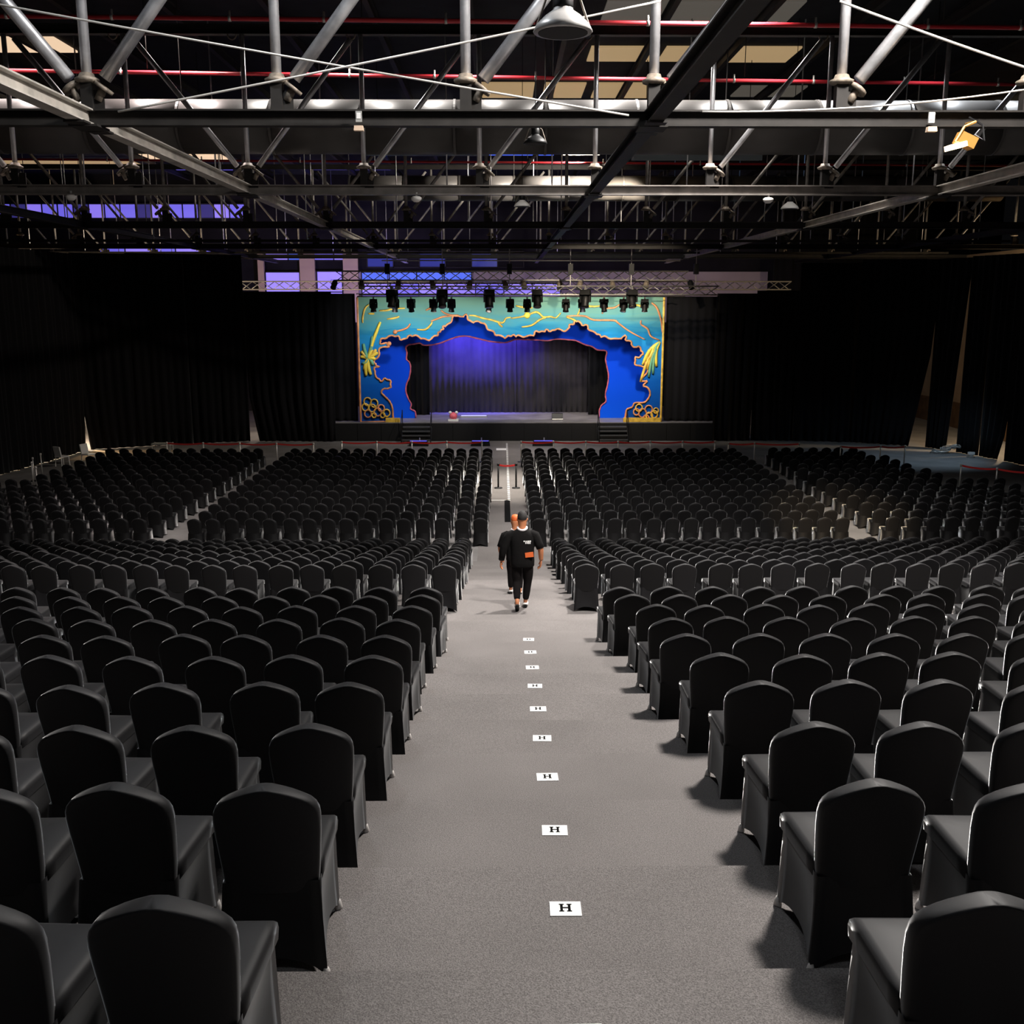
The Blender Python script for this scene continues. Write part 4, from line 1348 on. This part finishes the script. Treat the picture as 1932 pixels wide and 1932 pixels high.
def person(name, loc, rz, label, j, long_left=True, hair=True, logo=True, wide=1.0):
    t = thing(name, label, 'person', loc, rz)
    W = wide
    # ---- bare body, one continuous skin
    vs, es = [], []
    roots = []
    vs.append(((0, 0, 0.95), (0.12 * W, 0.09)))
    top = chain(vs, es, 0, [((0, 0.0, 1.15), (0.12 * W, 0.08)), ((0, 0.01, 1.33), (0.10 * W, 0.06)), ((0, 0.012, 1.44), (0.062, 0.050)), ((0, 0.0, 1.53), (0.070, 0.072)), ((0, 0.010, 1.60), (0.086, 0.092)),
                            ((0, 0.020, 1.69), (0.104, 0.120)), ((0, 0.015, 1.765), (0.080, 0.092))])
    sh = 2
    hands = {}
    for s, k in ((-1, 'l'), (1, 'r')):
        A = j['sh_' + k]
        e = j['el_' + k]
        w = j['wr_' + k]
        hd_ = j['ha_' + k]
        chain(vs, es, sh, [(A, 0.070), (e, 0.060), (w, 0.040)])
        d = (Vector(hd_) - Vector(w)).normalized()
        fwd = (Vector((0, 1, 0)) - d * d.y).normalized()
        inn = Vector((-s, 0, 0))
        W0 = Vector(w) - d * 0.01
        for o_, ln in ((0.033, 0.070), (0.012, 0.082), (-0.010, 0.076), (-0.031, 0.060)):
            r0 = len(vs)
            kn_ = W0 + d * 0.098 + fwd * o_
            chain(vs, es, None, [(tuple(W0 + fwd * o_ * 0.45), 0.020), (tuple(W0 + d * 0.055 + fwd * o_ * 0.85), 0.0185), (tuple(kn_), 0.0155), (tuple(kn_ + d * ln * 0.45 + inn * 0.010), 0.0135),
                                 (tuple(kn_ + d * ln * 0.80 + inn * 0.030), 0.0115), (tuple(kn_ + d * ln * 0.95 + inn * 0.048), 0.0095)])
            roots.append(r0)
        r0 = len(vs)
        chain(vs, es, None, [(tuple(W0 + d * 0.02 + fwd * 0.018), 0.019), (tuple(W0 + d * 0.055 + fwd * 0.050 + inn * 0.012), 0.016), (tuple(W0 + d * 0.090 + fwd * 0.062 + inn * 0.022), 0.013), (tuple(W0 + d * 0.118 + fwd * 0.060 + inn * 0.030), 0.010)])
        roots.append(r0)
        hp = j['hip_' + k]
        kn = j['kn_' + k]
        an = j['an_' + k]
        to = j['to_' + k]
        chain(vs, es, 0, [(hp, 0.095 * W), (kn, 0.062), (an, 0.040), (to, (0.040, 0.028))])
    skin_obj('body', vs, es, 'skin', t, 0, 2, roots)
    # ears and nose
    for s in (-1, 1):
        MB().lathe([(0.004, -0.03), (0.016, -0.015), (0.018, 0.01), (0.006, 0.032)], (s * 0.082, 0.01, 1.665), 8).build('ear', 'skin', t, True)
    MB().lathe([(0.018, 0.0), (0.012, 0.03), (0.004, 0.045)], (0, 0.115, 1.645), 8, (math.radians(-25), 0, 0)).build('nose', 'skin', t, True)
    # ---- hair cap
    if hair:
        mb = MB()
        lv = []
        n = 18
        rings = [(1.672, 0.083, 0.098, 0.000), (1.69, 0.0875, 0.105, 0.002), (1.715, 0.090, 0.108, 0.004), (1.745, 0.086, 0.105, 0.012), (1.785, 0.072, 0.088, 0.016), (1.812, 0.048, 0.060, 0.016), (1.825, 0.016, 0.02, 0.016)]
        for (z, rx, ry, cy) in rings:
            for k in range(n):
                a = 2 * PI * k / n
                yy = math.sin(a)
                front = max(0.0, yy)
                zz = z + front * max(0, 1.76 - z) * 0.9
                lv.append((rx * math.cos(a), cy + ry * yy * (0.92 if z < 1.72 and yy > 0.2 else 1), zz))
        fs = []
        for i in range(len(rings) - 1):
            for k in range(n):
                fs.append((i * n + k, i * n + (k + 1) % n, (i + 1) * n + (k + 1) % n, (i + 1) * n + k))
        fs.append(tuple((len(rings) - 1) * n + k for k in range(n)))
        mb.add(lv, fs).build('hair', 'hair', t, True)
    # ---- shirt
    sb = MB()
    n = 28
    rings = [(0.80, 0.200, 0.148), (0.815, 0.209, 0.156), (0.90, 0.210, 0.157), (1.00, 0.206, 0.155), (1.12, 0.205, 0.150), (1.25, 0.212, 0.145), (1.35, 0.213, 0.134),
             (1.41, 0.196, 0.118), (1.445, 0.158, 0.103), (1.475, 0.112, 0.092), (1.497, 0.080, 0.083)]
    lv, fs = [], []
    for z, hw, hdp in rings:
        for k in range(n):
            a = 2 * PI * k / n
            ca, sa = math.cos(a), math.sin(a)
            wob = 0.006 * math.sin(5 * a + z * 23) * (1.3 - z)
            lv.append(((hw + wob) * W * math.copysign(abs(ca) ** 0.8, ca), (hdp + wob) * math.copysign(abs(sa) ** 0.8, sa), z))
    for q in range(len(rings) - 1):
        for k in range(n):
            fs.append((q * n + k, q * n + (k + 1) % n, (q + 1) * n + (k + 1) % n, (q + 1) * n + k))
    fs.append(tuple(range(n - 1, -1, -1)))
    sb.add(lv, fs)
    for s, k in ((-1, 'l'), (1, 'r')):
        A, e, w = Vector(j['sh_' + k]), Vector(j['el_' + k]), Vector(j['wr_' + k])
        inside = Vector((s * 0.10, 0, 1.375))
        pts = [inside, A + Vector((-s * 0.045, 0, -0.012)), A + Vector((s * 0.012, 0, -0.035)), A + (e - A) * 0.35, A + (e - A) * 0.7, A + (e - A) * 0.97]
        rr = [0.075, 0.086, 0.088, 0.082, 0.076, 0.072]
        if k == 'l' and long_left:
            pts += [e + (w - e) * 0.35, e + (w - e) * 0.85]
            rr += [0.066, 0.054]
        sb.path(pts, rr, 14)
    sb.build('shirt', 'shirt', t, True)
    # white collar of the shirt underneath
    MB().path([(0.082 * math.cos(a), 0.0 + 0.088 * math.sin(a), 1.515 - 0.030 * max(0, -math.sin(a))) for a in [2 * PI * k / 20 for k in range(20)]], 0.021, 8, closed=True).build('collar', 'undershirt', t, True)
    # ---- trousers
    vs, es = [], []
    vs.append(((0, 0, 0.93), (0.185 * W, 0.145)))
    chain(vs, es, 0, [((0, 0, 1.02), (0.18 * W, 0.14))])
    for s, k in ((-1, 'l'), (1, 'r')):
        hp, kn, an = Vector(j['hip_' + k]), Vector(j['kn_' + k]), Vector(j['an_' + k])
        chain(vs, es, 0, [(tuple(hp), 0.122 * W), (tuple(hp + (kn - hp) * 0.5), 0.105 * W), (tuple(kn), 0.082), (tuple(kn + (an - kn) * 0.5), 0.074), (tuple(kn + (an - kn) * 0.88), 0.058)])
    skin_obj('trousers', vs, es, 'trousers', t, 0, 2)
    # ---- shoes
    for k in ('l', 'r'):
        an, to = Vector(j['an_' + k]), Vector(j['to_' + k])
        d = (to - an).normalized()
        heel = an - d * 0.05 + Vector((0, 0, -0.02))
        vs, es = [], []
        vs.append((tuple(an + Vector((0, 0, 0.005))), 0.054))
        h = chain(vs, es, 0, [(tuple(an + Vector((0, -0.03, -0.045))), (0.050, 0.045))])
        chain(vs, es, 0, [(tuple(an + d * 0.10 + Vector((0, 0, -0.01))), (0.052, 0.042)), (tuple(to), (0.050, 0.032)), (tuple(to + d * 0.05), (0.040, 0.025))])
        so = skin_obj('shoe', vs, es, 'white_plastic', t, 0, 2)
        # dark sole
        a2, b2 = an - d * 0.06, to + d * 0.07
        sl = MB()
        nrm = Vector((1, 0, 0)).cross(d).normalized()
        if nrm.z > 0:
            nrm = -nrm
        sd = Vector((1, 0, 0))
        off = nrm * 0.062
        pts = [a2 + off + sd * 0.03, a2 + off - sd * 0.03, (a2 + b2) / 2 + off - sd * 0.038, b2 + nrm * 0.035 - sd * 0.03, b2 + nrm * 0.035 + sd * 0.03, (a2 + b2) / 2 + off + sd * 0.038]
        lo = [p + nrm * 0.022 for p in pts]
        n = 6
        sl.add([tuple(p) for p in pts + lo], [tuple(range(n)), tuple(range(2 * n - 1, n - 1, -1))] + [(i, n + i, n + (i + 1) % n, (i + 1) % n) for i in range(n)])
        sl.build('sole', 'black', t)
    if logo:
        # illegible white print on the back
        lg = MB()
        yb = -0.141
        for (x, z, w, h) in ((0.035, 1.292, 0.030, 0.022), (0.072, 1.290, 0.030, 0.018), (0.108, 1.290, 0.032, 0.022), (0.142, 1.291, 0.026, 0.02), (0.062, 1.262, 0.020, 0.032), (0.088, 1.262, 0.018, 0.030), (0.110, 1.260, 0.022, 0.034), (0.136, 1.261, 0.022, 0.034)):
            lg.box((x, yb + 0.006 * abs(x) * 10, z), (w, 0.012, h))
        lg.build('back_print', 'white', t)
    return t


jm = dict(sh_l=(-0.225, 0, 1.40), el_l=(-0.345, -0.03, 1.12), wr_l=(-0.385, 0.03, 0.875), ha_l=(-0.392, 0.05, 0.80),
          sh_r=(0.225, 0, 1.40), el_r=(0.335, -0.05, 1.13), wr_r=(0.345, 0.02, 0.885), ha_r=(0.338, 0.04, 0.81),
          hip_l=(-0.115, 0, 0.88), kn_l=(-0.10, 0.02, 0.49), an_l=(-0.095, -0.26, 0.175), to_l=(-0.095, -0.15, 0.062),
          hip_r=(0.115, 0, 0.88), kn_r=(0.10, 0.06, 0.47), an_r=(0.06, 0.07, 0.09), to_r=(0.075, 0.22, 0.045))
man = person('person', (0.37, 18.15, tier2(0)[1]), 0, 'person in black top and black trousers walking down the aisle, white collar and shoes', jm, True, True, True, 1.06)
MB().box((0.125, -0.152, 1.045), (0.15, 0.035, 0.085), (0, math.radians(-6), 0)).build('waist_pouch', 'orange', man)
jf = dict(jm)
jf.update(el_l=(-0.33, 0.02, 1.10), wr_l=(-0.30, 0.10, 0.88), ha_l=(-0.29, 0.12, 0.80), an_l=(-0.09, 0.10, 0.09), to_l=(-0.09, 0.24, 0.045), kn_l=(-0.09, 0.08, 0.48),
          an_r=(0.09, -0.20, 0.14), to_r=(0.09, -0.10, 0.055), kn_r=(0.10, 0.0, 0.48))
frontp = person('person', (0.27, 20.25, tier2(2)[1]), math.radians(4), 'second person in black, mostly hidden ahead of the walking one, orange cap', jf, False, False, False, 0.95)
frontp.scale = (0.93, 0.93, 0.91)
MB().lathe([(0.088, 0.0), (0.094, 0.03), (0.086, 0.09), (0.06, 0.13), (0.015, 0.145)], (0, 0.01, 1.70), 16).box((0, 0.13, 1.71), (0.13, 0.12, 0.015)).build('cap', 'orange', frontp, True)

# ------------------------------------------------------------------ small things at the sides


def plain_chair(x, y, rz, label):
    t = thing('plastic_chair', label, 'chair', (x, y, 0), rz)
    MB().box((0, 0, 0.45), (0.46, 0.44, 0.05)).build('seat', 'white_plastic', t)
    MB().box((0, 0.22, 0.70), (0.44, 0.05, 0.44), (math.radians(-10), 0, 0)).build('backrest', 'white_plastic', t)
    for a in (-0.2, 0.2):
        for b in (-0.19, 0.19):
            MB().tube((a * 1.1, b * 1.1, 0), (a, b, 0.43), 0.022, 8).build('leg', 'white_plastic', t)


plain_chair(-19.9, 46.2, 2.6, 'taller white plastic chair beside the left drape')
plain_chair(-19.0, 46.9, 1.2, 'lower white plastic chair in the tan light on the left')
tag(MB().box((-18.3, 49.6, 0.012), (4.2, 3.4, 0.02)).build('lit_floor_patch', 'floor_lit_tan'), 'patch of floor coloured tan for light from the left drape gap', 'mat')  # pool of light by the drape gap, laid in as a tan patch
t = thing('equipment_trolley', 'small metal trolley standing on the floor before the left drapes', 'trolley', (-15.9, 47.9, 0))
MB().box((0, 0, 0.35), (0.9, 0.5, 0.05)).build('shelf', 'alu', t)
MB().box((0, 0, 0.8), (0.9, 0.5, 0.05)).build('top', 'alu', t)
for a in (-0.42, 0.42):
    for b in (-0.22, 0.22):
        MB().tube((a, b, 0), (a, b, 0.85), 0.02, 6).build('leg', 'alu', t)
t = thing('cable_heap', 'loose coil of pale cable lying at the foot of the tall tan gap', 'cable', (21.9, 50.0, 0))
for k in range(7):
    r = 0.25 + 0.07 * (k % 3)
    MB().path([(r * math.cos(a) + 0.16 * (k - 3), r * 0.8 * math.sin(a), 0.05 + 0.05 * k + 0.05 * math.sin(2 * a + k)) for a in [2 * PI * q / 16 for q in range(16)]], 0.03, 6, closed=True).build('coil', 'grey_plastic' if k % 2 else 'alu', t, True)
t = thing('floor_lamp_fitting', 'small bright lamp fitting at the foot of the thin blue slit', 'lamp', (22.5, 48.6, 0))
MB().lathe([(0.16, 0), (0.16, 0.08), (0.1, 0.2), (0.05, 0.26)], n=12).build('base', 'alu', t, True)
MB().box((0, -0.1, 0.2), (0.3, 0.12, 0.12)).build('head', 'white_plastic', t)
